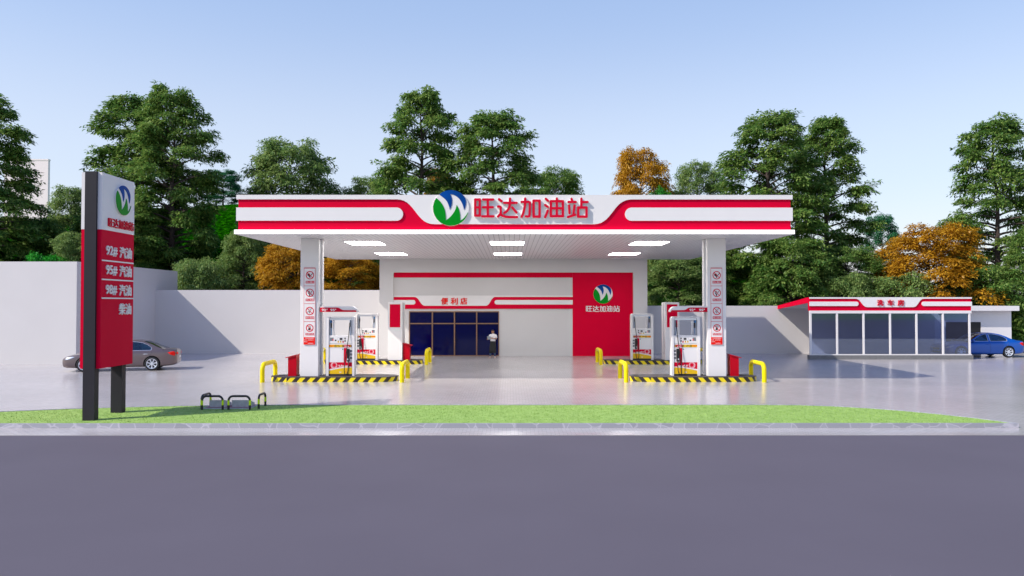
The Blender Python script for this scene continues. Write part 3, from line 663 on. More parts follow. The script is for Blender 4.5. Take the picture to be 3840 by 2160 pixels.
# price blades
def blade(m, label):
    k = .002276; x0 = -7.835 if m < 0 else 8.115; d = 1 if m < 0 else -1; Z = lambda y: 3.07-(y-43)*k
    b = thing('grade_sign', label, 'sign', (x0, 31.1, 2.84), 'fuel grade signs on the columns')
    f = lambda u, v, w: (x0+d*u, 30.99-w, v)
    lp = [(0, Z(145)), (668*k, Z(145))]+[((668-110*(1-math.cos(t)))*k, Z(145-102*math.sin(t))) for t in [math.pi/2*i/10 for i in range(1, 11)]]+[(0, Z(43))]
    MB().prism([lp], -.40, 0, f).build('board', M['white'], b)
    lp = [(0, Z(144.5)), (662*k, Z(144.5)), (655*k, Z(125)), (640*k, Z(113)), (430*k, Z(112)), (400*k, Z(106)), (370*k, Z(90)), (345*k, Z(72)), (310*k, Z(65)), (0, Z(65))]
    MB().prism([lp], .001, .014, f).build('red_field', M['pred'], b)
    mb = MB(); fw = FY(0, 30.976, 0)
    for s_, x, w, y, h in ((("92", 32, 76, 132, 46), ("#", 115, 24, 108, 24), ("95", 187, 78, 132, 46), ("#", 268, 24, 108, 24)) if m < 0 else
                           (("92", -325, 76, 132, 46), ("#", -243, 24, 108, 24), ("95", -152, 78, 132, 46), ("#", -72, 24, 108, 24))):
        text(mb, s_, x0+(x*k if m < 0 else x*k-.0), Z(y), h*k, .001, .006, fw, bold=.03, wid=w*k)
    mb.build('grade_writing', M['white'], b); return b
blade(-1, 'curved red and white 92 95 grade sign on the left canopy column')
blade(1, 'curved red and white 92 95 grade sign on the right canopy column')
# rear short pillars
def pillar(x0, d, label):
    c = thing('pillar', label, 'pillar', (x0+.38, 40, .2), 'short pillars on the rear islands')
    B(x0, x0+.76, 39.7, 40.35, .2, 3.25, bev=.01).build('shaft', M['white'], c)
    B(x0+.10, x0+.65, 39.685, 39.70, 1.93, 3.14).build('red_panel', M['red'], c)
    xs = x0+.76 if d > 0 else x0; a, b = sorted((xs, xs+d*.012)); B(a, b, 39.95, 40.02, .5, 3.2).build('groove', M['grey'], c)
    a, b = sorted((xs, xs+d*.05)); B(a, b, 40.1, 40.33, .2, 3.24).build('casing', M['white'], c)
pillar(-6.46, 1, 'short white pillar with a red panel left of the shop window')
pillar(8.16, -1, 'short white pillar with a red panel right of the shop')

# ------------------------------------------------------------------ islands
def island(cx, cy, m, label):
    t = thing('pump_island', label, 'island', (cx, cy, 0), 'raised pump islands with hazard stripes')
    hl = 2.615; r = .6; pts = []
    pts += [(cx-hl+r+.18, cy-r), (cx+hl-r-.18, cy-r)]
    e = [(cx+hl-.50, cy-.50), (cx+hl-.22, cy-.30), (cx+hl-.08, cy), (cx+hl-.22, cy+.30), (cx+hl-.50, cy+.50)]
    e = [(cx+hl-.42, cy-.53), (cx+hl-.18, cy-.38), (cx+hl-.03, cy-.17), (cx+hl, cy+.05), (cx+hl-.09, cy+.28), (cx+hl-.27, cy+.46), (cx+hl-.5, cy+.56)]
    pts += e+[(cx+hl-r-.18, cy+r), (cx-hl+r+.18, cy+r)]+[(2*cx-x, y) for x, y in reversed(e)]
    mb = MB(); vs = [(x, y, 0.001) for x, y in pts]+[(x, y, .185) for x, y in pts]; n = len(pts)
    o = mb.add(vs, [(i, (i+1) % n, (i+1) % n+n, i+n) for i in range(n)]).build('striped_kerb', M['stripeR'] if m > 0 else M['stripeL'], t)
    me = o.data; uv = me.uv_layers.new(name='run'); run = [0]
    for i in range(n): run.append(run[-1]+math.dist(pts[i], pts[(i+1) % n]))
    for p in me.polygons:
        ids = [me.loops[l].vertex_index % n for l in p.loop_indices]; lo = min(ids); hi = max(ids); wrap = (lo == 0 and hi == n-1)
        for l in p.loop_indices:
            vi = me.loops[l].vertex_index; i = vi % n; u = run[n] if (wrap and i == 0) else run[i]
            uv.data[l].uv = (u, .185 if vi >= n else 0)
    top = inset(pts, -.012)
    MB().prism([top], .1855, .207, G).build('top_slab', M['blackmatt'], t)
island(-7.25, 31.2, 1, 'front left pump island with yellow and black striped kerb')
island(7.55, 31.2, -1, 'front right pump island with yellow and black striped kerb')
island(-7.25, 40.0, -1, 'rear left pump island with yellow and black striped kerb')
island(7.55, 40.0, -1, 'rear right pump island with yellow and black striped kerb')
# yellow hoop guards, running front to back
def hoop_pts(L, H, r, n=6):
    return [(0, -L/2, 0), (0, -L/2, H-r)]+[(0, -L/2+r-r*math.cos(a), H-r+r*math.sin(a)) for a in [math.pi/2*i/n for i in range(1, n+1)]]+[(0, L/2-r+r*math.sin(a), H-r+r*math.cos(a)) for a in [math.pi/2*i/n for i in range(0, n+1)]]+[(0, L/2, 0)]
gp = MB().tube(hoop_pts(1.68, .73, .26), .092, 16).build('hoop_guard', M['yellow'], smooth=True)
first = True
for x, y, lab in ((-10.02, 31.3, 'thick yellow hoop guard at the outer end of the front left island'), (-4.38, 31.3, 'thick yellow hoop guard at the inner end of the front left island'),
               (4.68, 31.3, 'thick yellow hoop guard at the inner end of the front right island'), (10.27, 31.3, 'thick yellow hoop guard at the outer end of the front right island'),
               (-10.05, 39.95, 'thick yellow hoop guard behind the front left pump, at the rear island'), (-4.36, 39.95, 'thick yellow hoop guard before the shop window'),
               (4.70, 39.95, 'thick yellow hoop guard in front of the red shop panel'), (10.2, 39.95, 'thick yellow hoop guard behind the front right pump, at the rear island')):
    o = gp if first else gp.copy()
    if not first: sc.collection.objects.link(o)
    o.location = (x, y, 0.0); tag(o, lab, 'guard rail', 'yellow hoop guards at the island ends'); first = False
# red boxes with sloping lids
def redbox(m):
    t = thing('red_box', 'red metal box with sloping lid', 'box', (0, 0, 0), 'red metal boxes by the columns')
    f = lambda u, v, w: (m*u, w, v)   # u=0 at the column, sloping down away from it
    MB().prism([[(0, 0), (.34, 0), (.34, .755), (0, .845)]], 0, .46, f).build('body', M['dred'], t)
    MB().prism([[(-.03, .858), (.44, .732), (.44, .765), (-.03, .893)]], -.05, .51, f).build('lid', M['dred'], t)
    return t
rb = redbox(-1); rb.location = (-8.80, 30.98, .207); rb['label'] = 'red metal box with sloping lid left of the front left column'
dup(rb, (9.05, 30.98, .207)).name = 'red_box_tmp'
bpy.data.objects.remove([o for o in bpy.data.objects if o.name == 'red_box_tmp'][0], do_unlink=True)
for o in [o for o in bpy.data.objects if o.name.startswith(('body.', 'lid.')) and o.parent is None]: bpy.data.objects.remove(o)
rc = redbox(1); rc.location = (9.06, 30.98, .207); rc['label'] = 'red metal box with sloping lid right of the front right column'
dup(rc, (-5.66, 39.78, .207), 'red metal box with sloping lid in front of the shop window')
dup(rc, (9.06, 39.78, .207), 'red metal box with sloping lid on the rear right island behind the pump')

# ------------------------------------------------------------------ fuel dispensers
def dispenser(m, label):
    k = .00229; X = lambda x: (x-367)*k; Z = lambda y: (1285-y)*k; f = lambda u, v, w: (m*u, .035-w, v)
    t = thing('fuel_pump', label, 'fuel pump', (0, 0, 0), 'fuel pumps on the islands')
    def pl(name, loops, w1, mt, par=t, w0=0., bx=None): return MB().prism(loops, w0, w1, f).build(name, mt, par)
    rc_ = lambda a, b, c, d: [(X(a), Z(d)), (X(c), Z(d)), (X(c), Z(b)), (X(a), Z(b))]
    # arch: outer frame with rounded shoulders
    o = [(X(112), 0)]+[(X(112), Z(262))]+arc(X(152), Z(262), 40*k, math.pi, math.pi/2, 6)[1:]+arc(X(585), Z(262), 40*k, math.pi/2, 0, 6)+[(X(625), 0)]
    i = [(X(588), 0), (X(588), Z(262))]+arc(X(570), Z(253), 18*k, 0, math.pi/2, 4)+arc(X(180), Z(253), 18*k, math.pi/2, math.pi, 4)+[(X(162), Z(262)), (X(162), 0)]
    MB().prism([o+i], -.36, .035, f).build('frame', M['white'], t, smooth=True)
    hd = MB().prism([rc_(164, 242, 586, 284)], -.30, -.03, f).build('header', M['silver'], t)
    MB().prism([rc_(163, 560, 587, 1255)], -.33, 0, f).build('cabinet', M['white'], t)
    MB().prism([rc_(163, 1255, 587, 1285)], -.33, .004, f).build('base', M['black'], t)
    cab = pl('display_panel', [rrect(X(168), Z(700), X(582), Z(568), .01)], .006, M['white'])
    pl('screen', [rrect(X(358), Z(640), X(408), Z(606), .004)], .009, M['dark'], cab, .0061)
    pl('screen_bezel', [rc_(322, 596, 430, 650), rc_(326, 600, 426, 646)], .008, M['grey'], cab, .0061)
    kp = pl('keypad', [rc_(182, 598, 248, 660)], .008, M['silver'], cab, .0061); pl('display', [rc_(186, 600, 246, 615)], .0095, M['dark'], kp, .0082)
    q = MB()
    for a in range(4):
        for b in range(3): q.prism([rc_(184+a*12, 622+b*12, 193+a*12, 631+b*12)], .0082, .0105, f)
    q.build('keys', M['dark'], kp); pl('red_key', [rc_(232, 622, 246, 655)], .0105, M['letter_red'], kp, .0082)
    pl('card_slot', [rc_(270, 636, 300, 660)], .010, M['black'], cab, .0061)
    for a, mm in ((322, 'pyellow'), (366, 'pyellow'), (409, 'pred')):
        b_ = pl('grade_button', [rc_(a, 656, a+22, 690)], .010, M[mm], cab, .0061); pl('button_face', [rc_(a+4, 656, a+18, 668)], .0115, M['dark'], b_, .0102)
    for b in (598, 643): pl('slot', [rc_(444, b, 466, b+32)], .010, M['dark'], cab, .0061)
    sm = MB(); sm.prism([rc_(166, 708, 584, 713)], 0, .004, f); sm.prism([rc_(166, 782, 584, 786)], 0, .004, f); sm.prism([rc_(588, 560, 589, 1250)], 0, .002, f); sm.build('seam', M['grey'], t)
    gs = MB().prism([rc_(166, 727, 435, 773)], 0, .004, f).build('grade_strip', M['pyellow'], t); MB().prism([rc_(435, 727, 575, 773)], 0, .004, f).build('grade_strip', M['pred'], t)
    for a in (266, 400, 537):
        b_ = pl('icon_plate', [rc_(a, 731, a+34, 770)], .0075, M['dark'], t, .0042)
        pl('icon', [rc_(a+9, 740, a+25, 762), rc_(a+13, 745, a+21, 752)], .0092, M['pyellow'], b_, .0077)
    text(MB(), "Regular", X(170), Z(764), 30*k, .0042, .006, f, bold=.03, wid=92*k).build('writing', M['letter_red'], gs)
    text(MB(), "Plus", X(318), Z(760), 24*k, .0042, .006, f, bold=.03, wid=52*k).build('writing', M['dark'], gs)
    text(MB(), "V-Power", X(440), Z(765), 24*k, .0042, .006, f, bold=.03, wid=84*k).build('writing', M['white'], gs)
    pl('door', [rrect(X(166), Z(1043), X(430), Z(790), .01)], .006, M['white']); pl('lock', [circle(X(414), Z(808), 11*k, 12)], .012, M['bluemetal'], w0=.0061)
    pl('red_field', [[(X(434), Z(1045)), (X(434), Z(787)), (X(495), Z(787)), (X(478), Z(1045))]], .004, M['pred'])
    for y in (822, 885, 947):
        b_ = pl('icon_plate', [rc_(548, y, 585, y+36)], .005, M['dark'], t); pl('icon', [circle(X(567), Z(y+18), 11*k, 10), circle(X(567), Z(y+18), 5*k, 8)], .007, M['grey'], b_, .0052)
    hb = pl('nozzle_holder', [rrect(X(490), Z(1030), X(541), Z(800), .02)], .05, M['black'])
    MB().prism([rrect(X(503), Z(990), X(528), Z(830), .015)], .0502, .085, f).build('nozzle', M['black'], hb); MB().prism([rrect(X(503), Z(1002), X(522), Z(972), .008)], .0852, .092, f).build('nozzle_tip', M['silver'], hb)
    wave = [(X(163+424*i/14), Z(1195-60*math.sin(math.pi/2*(i/14)))) for i in range(15)]
    wave2 = [(x, z+.062*(1-.55*i/14)) for i, (x, z) in enumerate(wave)]
    rf = MB().prism([[(X(587), Z(1045)), (X(163), Z(1045))]+[(x, z+.0005) for x, z in wave2]], 0, .004, f).build('red_field', M['pred'], t)
    MB().prism([wave+wave2[::-1]], 0, .0045, f).build('white_wave', M['white'], t)
    MB().prism([[(X(587), Z(1254)), (X(163), Z(1254))]+[(x, z-.0005) for x, z in wave]], 0, .004, f).build('yellow_field', M['pyellow'], t)
    bz = MB().prism([circle(X(258), Z(1098), 52*k*1.15, 26)], .0042, .006, f).build('burst', M['pink'], rf)
    st = [(X(262)+(.125 if j % 2 else .06)*math.cos(j*math.pi/11+.1), Z(1093)+(.125 if j % 2 else .06)*math.sin(j*math.pi/11+.1)) for j in range(22)]
    MB().prism([st], .0062, .008, f).build('burst_star', M['pred'], bz)
    text(MB(), "V-Power", X(335), Z(1131), 42*k, .0042, .0062, f, bold=.03, wid=176*k).build('writing', M['white'], rf)
    shp = [(X(492)+.055*math.cos(a)*(1 if j % 2 else .9), Z(1200)+.062*math.sin(a)*(1 if j % 2 else .9)) for j, a in enumerate([R(-35+250*i/14) for i in range(15)])]+[(X(481), Z(1228)), (X(503), Z(1228))]
    si = [(X(492)+(x-X(492))*.78, Z(1200)+(z-Z(1200))*.78) for x, z in shp]
    MB().prism([shp, si], .0042, .006, f).build('badge', M['letter_red'], t); MB().prism([si], .0042, .0055, f).build('badge_face', M['pyellow'], t)
    pl('label_plate', [rc_(354, 1215, 390, 1229)], .006, M['white'], t, .0042)
    # hoses, posts and hanging gear in the open top
    P = lambda x, y, w: f(X(x), Z(y), w)
    MB().tube([P(540, 286, -.1), P(530, 420, -.02), P(526, 560, .05), P(512, 690, .09), P(492, 830, .10), P(470, 960, .10), P(455, 1080, .09), P(450, 1190, .08), P(458, 1245, .07), P(475, 1262, .07), P(500, 1248, .08), P(518, 1190, .09), P(523, 1100, .08), P(520, 1010, .06)], .017, 8).build('hose', M['black'], t, smooth='all')
    for a, b in ((166, 196), (548, 576)): MB().prism([rc_(a, 286, b, 558)], -.26, -.06, f).build('post', M['grey'], t)
    MB().tube([P(208, 286, -.08), P(204, 400, -.06), P(212, 558, -.05)], .012, 8).build('rod', M['bluemetal'], t, smooth='all')
    MB().tube([P(536, 286, -.08), P(538, 400, -.06), P(542, 558, -.05)], .012, 8).build('rod', M['bluemetal'], t, smooth='all')
    MB().prism([rrect(X(192), Z(425), X(212), Z(335), .01)], -.10, -.02, f).build('hose_clamp', M['black'], t)
    MB().prism([rrect(X(526), Z(405), X(546), Z(330), .01)], -.12, -.04, f).build('hose_clamp', M['black'], t)
    MB().prism([rrect(X(183), Z(330), X(200), Z(288), .004)], -.10, -.02, f).build('valve', M['bluemetal'], t)
    MB().tube([P(236, 286, -.14), P(238, 330, -.13), P(238, 450, -.13), P(246, 558, -.14)], .032, 8).build('vapour_hose', M['white'], t, smooth='all')
    MB().prism([rrect(X(218), Z(335), X(256), Z(318), .01)], -.19, -.08, f).build('collar', M['white'], t)
    return t
d1 = dispenser(1, 'white fuel pump with red and yellow front, on the front left island'); d1.location = (-7.035, 31.1, .207)
d2 = dispenser(-1, 'white fuel pump with mirrored front lettering, on the front right island'); d2.location = (7.26, 31.1, .207)
dup(d2, (-7.60, 39.8, .207), 'white fuel pump partly hidden by the front left one, on the rear left island')
dup(d2, (6.98, 39.8, .207), 'white fuel pump beside the red shop wall, on the rear right island')

# ------------------------------------------------------------------ pylon sign
py = thing('pylon_sign', 'tall red and white price pylon on two dark posts standing in the grass', 'sign', (-11.1, 20.8, .1))
B(-11.28, -10.97, 19.90, 20.11, .1, 6.70).build('post', M['dark'], py)
B(-11.28, -10.97, 21.30, 21.52, .1, 1.55).build('post', M['dark'], py)
B(-11.40, -10.855, 19.96, 21.68, 5.164, 6.683).build('white_cabinet', M['white'], py)
rd_ = B(-11.395, -10.86, 19.965, 21.675, 1.468, 5.163).build('red_cabinet', M['red'], py)
for z in (4.342, 3.835, 3.335): B(-11.405, -10.84, 19.99, 21.65, z-.018, z+.018).build('divider', M['white'], rd_)
emblem(py, lambda u, v, w: (-10.855+w*.6, 20.99+u*.416, 6.07+v*.416))
s = 1.375/2422
for ci in range(5):
    mb = MB(); sign_char(mb, ci, FX(-10.855, 20.25-100*s, 5.28+495*s*.95, s), 0, .03); mb.build('letter', M['pred'], py)
f = FX(-10.86, 0, 0)
for z, s_ in ((4.477, "92#"), (3.955, "95#"), (3.423, "98#"), (2.90, None)):
    if s_: text(MB(), s_, 20.18, z, .276, .001, .028, f, bold=.015, wid=.56).build('grade_writing', M['white'], rd_)
    text(MB(), "汽油" if s_ else "柴油", 20.88, z-.015, .30, .001, .028, f, bold=.03, wid=.64).build('fuel_writing', M['white'], rd_)

# ------------------------------------------------------------------ tank hatches and their little guards
pad = thing('tank_pad', 'low red topped pad under the two concrete blocks in the grass', 'pad', (-8.1, 22.5, .1))
B(-9.02, -7.63, 22.08, 22.90, .1, .135).build('edge', M['concrete'], pad); B(-8.97, -7.68, 22.13, 22.86, .1355, .142).build('top', M['padred'], pad)
for x0, x1, lab in ((-8.86, -8.38, 'left concrete block inside the little striped guards'), (-8.21, -7.69, 'right concrete block inside the little striped guards')):
    f = lambda u, v, w: (w, u, v)
    o = MB().prism([[(22.25, .142), (22.70, .142), (22.70, .215), (22.25, .345)]], x0, x1, f).build('concrete_block', M['concrete']); tag(o, lab, 'block', 'concrete blocks on the pad')
def hoop(L, ax, loc, label):
    t = thing('striped_guard', label, 'guard rail', loc, 'small striped hoop guards around the blocks')
    BASE[t.name] = (0, 0, 0); H, r = .43, .13
    sw = (lambda p: (p[1], 0, p[2])) if ax == 'x' else (lambda p: (0, p[1], p[2]))
    p = hoop_pts(L, H-.03, r); up = [(0, -L/2, .29)]+p[1:-1]+[(0, L/2, .29)]
    MB().tube([sw(q) for q in up], .032, 12).build('top_bar', M['black'], t, smooth=True)
    for sgn in (-1, 1):
        MB().tube([sw((0, sgn*L/2, 0)), sw((0, sgn*L/2, .14))], .032, 12).build('foot', M['black'], t, smooth=True)
        MB().tube([sw((0, sgn*L/2, .1402)), sw((0, sgn*L/2, .2898))], .032, 12).build('yellow_band', M['lime'], t, smooth=True)
hoop(.60, 'x', (-8.66, 21.93, .1), 'black and yellow hoop guard before the left concrete block')
hoop(.62, 'x', (-7.88, 21.93, .1), 'black and yellow hoop guard before the right concrete block')
hoop(.66, 'y', (-9.03, 22.40, .1), 'black and yellow hoop guard at the left side of the blocks')
hoop(.60, 'y', (-7.39, 22.46, .1), 'black and yellow hoop guard standing apart at the right of the blocks')

# ------------------------------------------------------------------ car wash
cw = thing('car_wash', 'red and white car wash with large tinted panes and a sloping roof', 'building', (21.6, 42.8, 0))
ZZ = lambda y: 3.2+(260-y)*.005657; XX = lambda x: ((2880+x/2.683)-1914)*.015177
B(17.0, 26.33, 42.78, 43.1, -.01, .24).build('plinth', M['plinth'], cw)
x0, x1 = 17.06, 26.28
fw_ = MB()
for i, x in enumerate((433, 699, 966, 1234, 1500, 1767, 2035)):
    fw_.box(XX(x)-.05, XX(x)+.05, 42.83, 42.95, .30, 2.62)
fw_.box(x0, x1, 42.83, 42.95, .241, .30); fw_.box(x0, x1, 42.82, 42.96, 2.62, 2.776); fw_.build('window_frame', M['white'], cw)
for i in range(6):
    xs = (433, 699, 966, 1234, 1500, 1767, 2035); B(XX(xs[i])+.051, XX(xs[i+1])-.051, 42.88, 42.892, .301, 2.619).build('pane', M['tint'], cw)
B(x0-.02, x1+.0, 42.86, 43.05, 2.777, 3.50).build('fascia', M['red'], cw)
fascia_bands(cw, x0-.01, x1+.03, 3.54, 3.455, 3.29, 3.04, 2.974, 19.66, 20.36, 22.94, 23.58, 19.84, 23.45, 42.858, .045, ('sign_band', 'sign_stripe'))
f = FY(0, 42.813, 0)
for ch, x in zip("洗车房", (1102, 1206, 1309)):
    text(MB(), ch, XX(x), ZZ(284), .325, .001, .05, f, bold=.03, wid=.35).build('letter', M['pred'], cw)
g = lambda u, v, w: (w, u, v)
MB().prism([[(43.052, 3.27), (47.95, 2.87), (47.95, 2.99), (43.052, 3.50)]], x0+.03, x1-.03, g).build('roof', M['white'], cw)
for xa in (x0-.02, x1-.028): MB().prism([[(42.862 if 0 else 43.051, 3.22), (47.96, 2.826), (47.96, 3.04), (43.051, 3.54)]], xa, xa+.048, g).build('side_fascia', M['red'], cw)

# ------------------------------------------------------------------ cars
def car(name, label, paint, spokes=7, L=4.9):
    t = thing(name, label, 'car', (0, 0, 0)); k = L/4.9
    ST = [(-2.45, .34, .50, .52, .50), (-2.42, .24, .58, .61, .66), (-2.33, .19, .65, .69, .77), (-2.15, .17, .71, .77, .845), (-1.8, .165, .77, .85, .885), (-1.4, .165, .82, .92, .90), (-1.05, .165, .86, .965, .905),
          (-.6, .165, .885, .95, .91), (0, .165, .90, .94, .91), (.6, .165, .915, .95, .91), (1.1, .165, .93, .97, .908), (1.55, .17, .95, 1.00, .90), (1.95, .19, .955, 1.025, .88), (2.22, .22, .95, 1.03, .83), (2.36, .26, .92, .99, .76), (2.44, .34, .82, .86, .62)]
    rs = []
    for x, zl, zs, zt, w in ST:
        h = [(0, zl), (.72*w, zl), (.93*w, zl+.035), (.985*w, zl+.12), (w, zl+.48*(zs-zl)), (.99*w, zl+.78*(zs-zl)), (.955*w, zs-.015), (.88*w, zs+.02), (.5*w, zt-.005), (0, zt)]
        rs.append([(x*k, y, z) for y, z in h]+[(x*k, -y, z) for y, z in reversed(h[1:-1])])
    o = MB().rings(rs).build('body', [M[paint], M['black']], t, smooth='all')
    # wheel arches are cut into the shell
    md = o.modifiers.new('s', 'SUBSURF'); md.levels = 2; md.render_levels = 2
    me = bpy.data.meshes.new_from_object(o.evaluated_get(bpy.context.evaluated_depsgraph_get())); o.modifiers.clear(); o.data = me
    cm = MB()
    for x in (-1.47*k, 1.36*k):
        for s in (-1, 1): cm.tube([(x, s*.60, .335), (x, s*1.1, .335)], .375, 28)
    co = cm.build('cut', M['black']); bo = o.modifiers.new('b', 'BOOLEAN'); bo.object = co; bo.operation = 'DIFFERENCE'; bo.solver = 'EXACT'
    bo.material_mode = 'TRANSFER'
    dg = bpy.context.evaluated_depsgraph_get(); dg.update(); me2 = bpy.data.meshes.new_from_object(o.evaluated_get(dg)); o.modifiers.clear()
    o.data = me2; bpy.data.objects.remove(co); me2.polygons.foreach_set('use_smooth', [True]*len(me2.polygons)); me2.set_sharp_from_angle(angle=R(35))
    bv = BVHTree.FromPolygons([v.co[:] for v in me.vertices], [p.vertices[:] for p in me.polygons])
    def sy(x, z, s):
        h = bv.ray_cast(Vector((x, s*3, z)), Vector((0, -s, 0))); return h[0].y if h[0] else s*.7
    def fx(y, z, s):
        h = bv.ray_cast(Vector((s*4, y, z)), Vector((-s, 0, 0))); return h[0].x if h[0] else s*2.3
    def tz(x, y):
        h = bv.ray_cast(Vector((x, y, 3)), Vector((0, 0, -1))); return h[0].z if h[0] else .9
    # cabin
    ys = lambda z: .815-(z-.93)*.47-max(0, z-1.25)*.25
    side = [(-1.02, .90), (-.62, 1.13), (-.28, 1.31), (0.0, 1.395), (.35, 1.425), (.7, 1.415), (1.0, 1.36), (1.3, 1.245), (1.6, 1.10), (1.86, 1.0), (1.6, .90)]
    w1 = [(-.80, .955), (-.48, 1.15), (-.20, 1.295), (.02, 1.36), (.20, 1.378), (.20, .955)]
    w2 = [(.30, .955), (.30, 1.382), (.62, 1.376), (.90, 1.325), (1.14, 1.225), (1.32, 1.09), (1.33, .99), (1.28, .96)]
    sc_ = lambda lp: [(x*k, z) for x, z in lp]
    for s in (-1, 1):
        fm = lambda u, v, w: (u, s*(ys(v)-w), v)
        MB().prism([sc_(side), sc_(w1), sc_(w2)], 0, .03, fm).build('pillar_panel', M[paint], t)
        for wl_ in (w1, w2):
            wn_ = MB().prism([sc_(wl_)], .010, .016, fm).build('side_window', M['carglass'], t)
            cx = sum(p[0] for p in wl_)/len(wl_); cz = sum(p[1] for p in wl_)/len(wl_)
            MB().prism([sc_(wl_), sc_([(cx+(x-cx)*.955, cz+(z-cz)*.93) for x, z in wl_])], -.006, .004, fm).build('trim', M['silver'], wn_)
    def span(sts, name, mt, n=8, th=.02):
        rs = []
        for x, z, yw, bul in sts: rs.append([(x*k, yw*c, z+bul*(1-c*c)) for c in [-1+2*i/n for i in range(n+1)]])
        lo = [[(x, y, z-th) for x, y, z in r] for r in rs]; m_ = MB()
        for r, l in zip(rs, lo): r += list(reversed(l))
        return m_.rings(rs).build(name, mt, t, smooth=True)
    span([(-1.10, .93, .80, .04), (-.62, 1.15, .69, .03), (-.26, 1.315, .605, .03), (-.02, 1.385, .565, .03)], 'windscreen', M['carglass'])
    span([(-.04, 1.392, .585, .03), (.35, 1.425, .565, .03), (.7, 1.417, .565, .03), (.98, 1.366, .59, .03)], 'roof', M[paint])
    span([(.96, 1.366, .575, .03), (1.3, 1.245, .62, .03), (1.66, 1.085, .70, .02), (1.86, .99, .72, .01)], 'rear_window', M['carglass'])
    for x in (-.35, .62):
        for s in (-1, 1):
            st = MB().rings([[(x+dx, s*.38+dy, z) for dx, dy in rrect(-a/2, -b/2, a/2, b/2, .05)] for a, b, z in ((.16, .46, .80), (.15, .46, 1.0), (.12, .40, 1.12))]).build('seat', M['black'], t, smooth=True)
            MB().box(x-.04, x+.05, s*.38-.13, s*.38+.13, 1.15, 1.30, bev=.03).build('headrest', M['black'], st)
    # wheels
    for x in (-1.47*k, 1.36*k):
        for s in (-1, 1):
            w = bpy.data.objects.new('wheel', None); sc.collection.objects.link(w); w.parent = t; BASE[w.name] = (0, 0, 0)
            yc = s*.80; prof_ = [(.235, -.10), (.29, -.11), (.322, -.095), (.335, -.05), (.335, .05), (.322, .095), (.29, .11), (.235, .10)]
            mb = MB(); n = 32
            mb.rings([[(x+r*math.cos(2*math.pi*i/n), yc+s*yy, .335+r*math.sin(2*math.pi*i/n)) for i in range(n)] for r, yy in prof_], caps=False).build('tyre', M['black'], w, smooth=True)
            mb = MB(); mb.rings([[(x+r*math.cos(2*math.pi*i/n), yc+s*yy, .335+r*math.sin(2*math.pi*i/n)) for i in range(n)] for r, yy in [(.225, -.09), (.235, .095), (.238, .112), (.215, .105), (.205, .06), (.2, -.09)]], caps=False)
            for j in range(spokes):
                a = 2*math.pi*j/spokes+.2; ca, sa = math.cos(a), math.sin(a); q = []
                for r, hw, yy in ((.03, .026, .085), (.12, .022, .08), (.212, .034, .095)):
                    q.append([(x+r*ca-hw*sa*e, yc+s*(yy-dd), .335+r*sa+hw*ca*e) for e, dd in ((-1, 0), (1, 0), (1, .03), (-1, .03))])
                mb.rings(q)
            mb.tube([(x, yc+s*.03, .335), (x, yc+s*.095, .335)], .05, 14); mb.build('rim', M['silver'], w, smooth=True)
            MB().tube([(x, yc-s*.06, .335), (x, yc+s*.02, .335)], .2, 24).build('brake_disc', M['dark'], w)
    def patch(name, poly, mt, s, axis='y', off=.006, par=t):
        n = len(poly); cx = sum(p[0] for p in poly)/n; cz = sum(p[1] for p in poly)/n; vs = []
        pr = (lambda a, b: (a, sy(a, b, s)+s*off, b)) if axis == 'y' else (lambda a, b: (fx(a, b, s)+s*off, a, b))
        den = []
        for i in range(n):
            for q in range(4): den.append((poly[i][0]+(poly[(i+1) % n][0]-poly[i][0])*q/4, poly[i][1]+(poly[(i+1) % n][1]-poly[i][1])*q/4))
        rg = [[pr(cx+(a-cx)*q, cz+(b-cz)*q) for a, b in den] for q in (.02, .35, .7, 1)]
        return MB().rings(rg, caps=True).build(name, mt, par, smooth='all')
    for s in (-1, 1):
        dl = MB()
        for poly in ([(-1.0, .80), (-1.0, .45), (-.93, .25), (.2, .24), (.245, .30), (.245, .88)], [(.25, .24), (1.0, .25), (1.13, .50), (1.28, .72), (1.36, .92)]):
            dn = []
            for a, b in zip(poly[:-1], poly[1:]):
                for q in range(8): dn.append((a[0]+(b[0]-a[0])*q/8, a[1]+(b[1]-a[1])*q/8))
            dn.append(poly[-1]); dl.tube([(a*k, sy(a*k, b, s)+s*.0005, b) for a, b in dn], .0055, 5)
        dl.build('door_seam', M['black'], t)
        for x in (.02, 1.0):
            MB().tube([(x*k, sy(x*k, .79, s)+s*.005, .79), ((x+.03)*k, sy(x*k, .79, s)+s*.04, .792), ((x+.16)*k, sy(x*k, .79, s)+s*.04, .795), ((x+.19)*k, sy(x*k, .79, s)+s*.005, .795)], .014, 6).build('door_handle', M['silver' if paint != 'paint_blue' else paint], t, smooth='all')
        MB().box(-.82*k, -.70*k, min(s*.86, s*1.0), max(s*.86, s*1.0), .93, 1.04, bev=.03).build('wing_mirror', M[paint], t, smooth=True)
        patch('headlight', [(-2.30*k, .56), (-2.08*k, .60), (-1.86*k, .70), (-1.93*k, .725), (-2.2*k, .69)], M['silver'], s)
        patch('tail_light', [(2.32*k, .68), (2.36*k, .80), (2.30*k, .90), (2.02*k, .86), (2.16*k, .74)], M['letter_red'], s)
        lt = [(s*y, z) for y, z in ((.40, .74), (.66, .74), (.70, .86), (.44, .85))]
        patch('tail_light', lt, M['letter_red'], 1, 'x')
        lt = [(s*y, z) for y, z in ((.38, .50), (.60, .52), (.58, .62), (.42, .60))]
        patch('headlight', lt, M['silver'], -1, 'x')
    patch('grille', [(-.30, .44), (.30, .44), (.33, .56), (-.33, .56)], M['black'], -1, 'x')
    patch('air_intake', [(-.45, .27), (.45, .27), (.42, .36), (-.42, .36)], M['black'], -1, 'x')
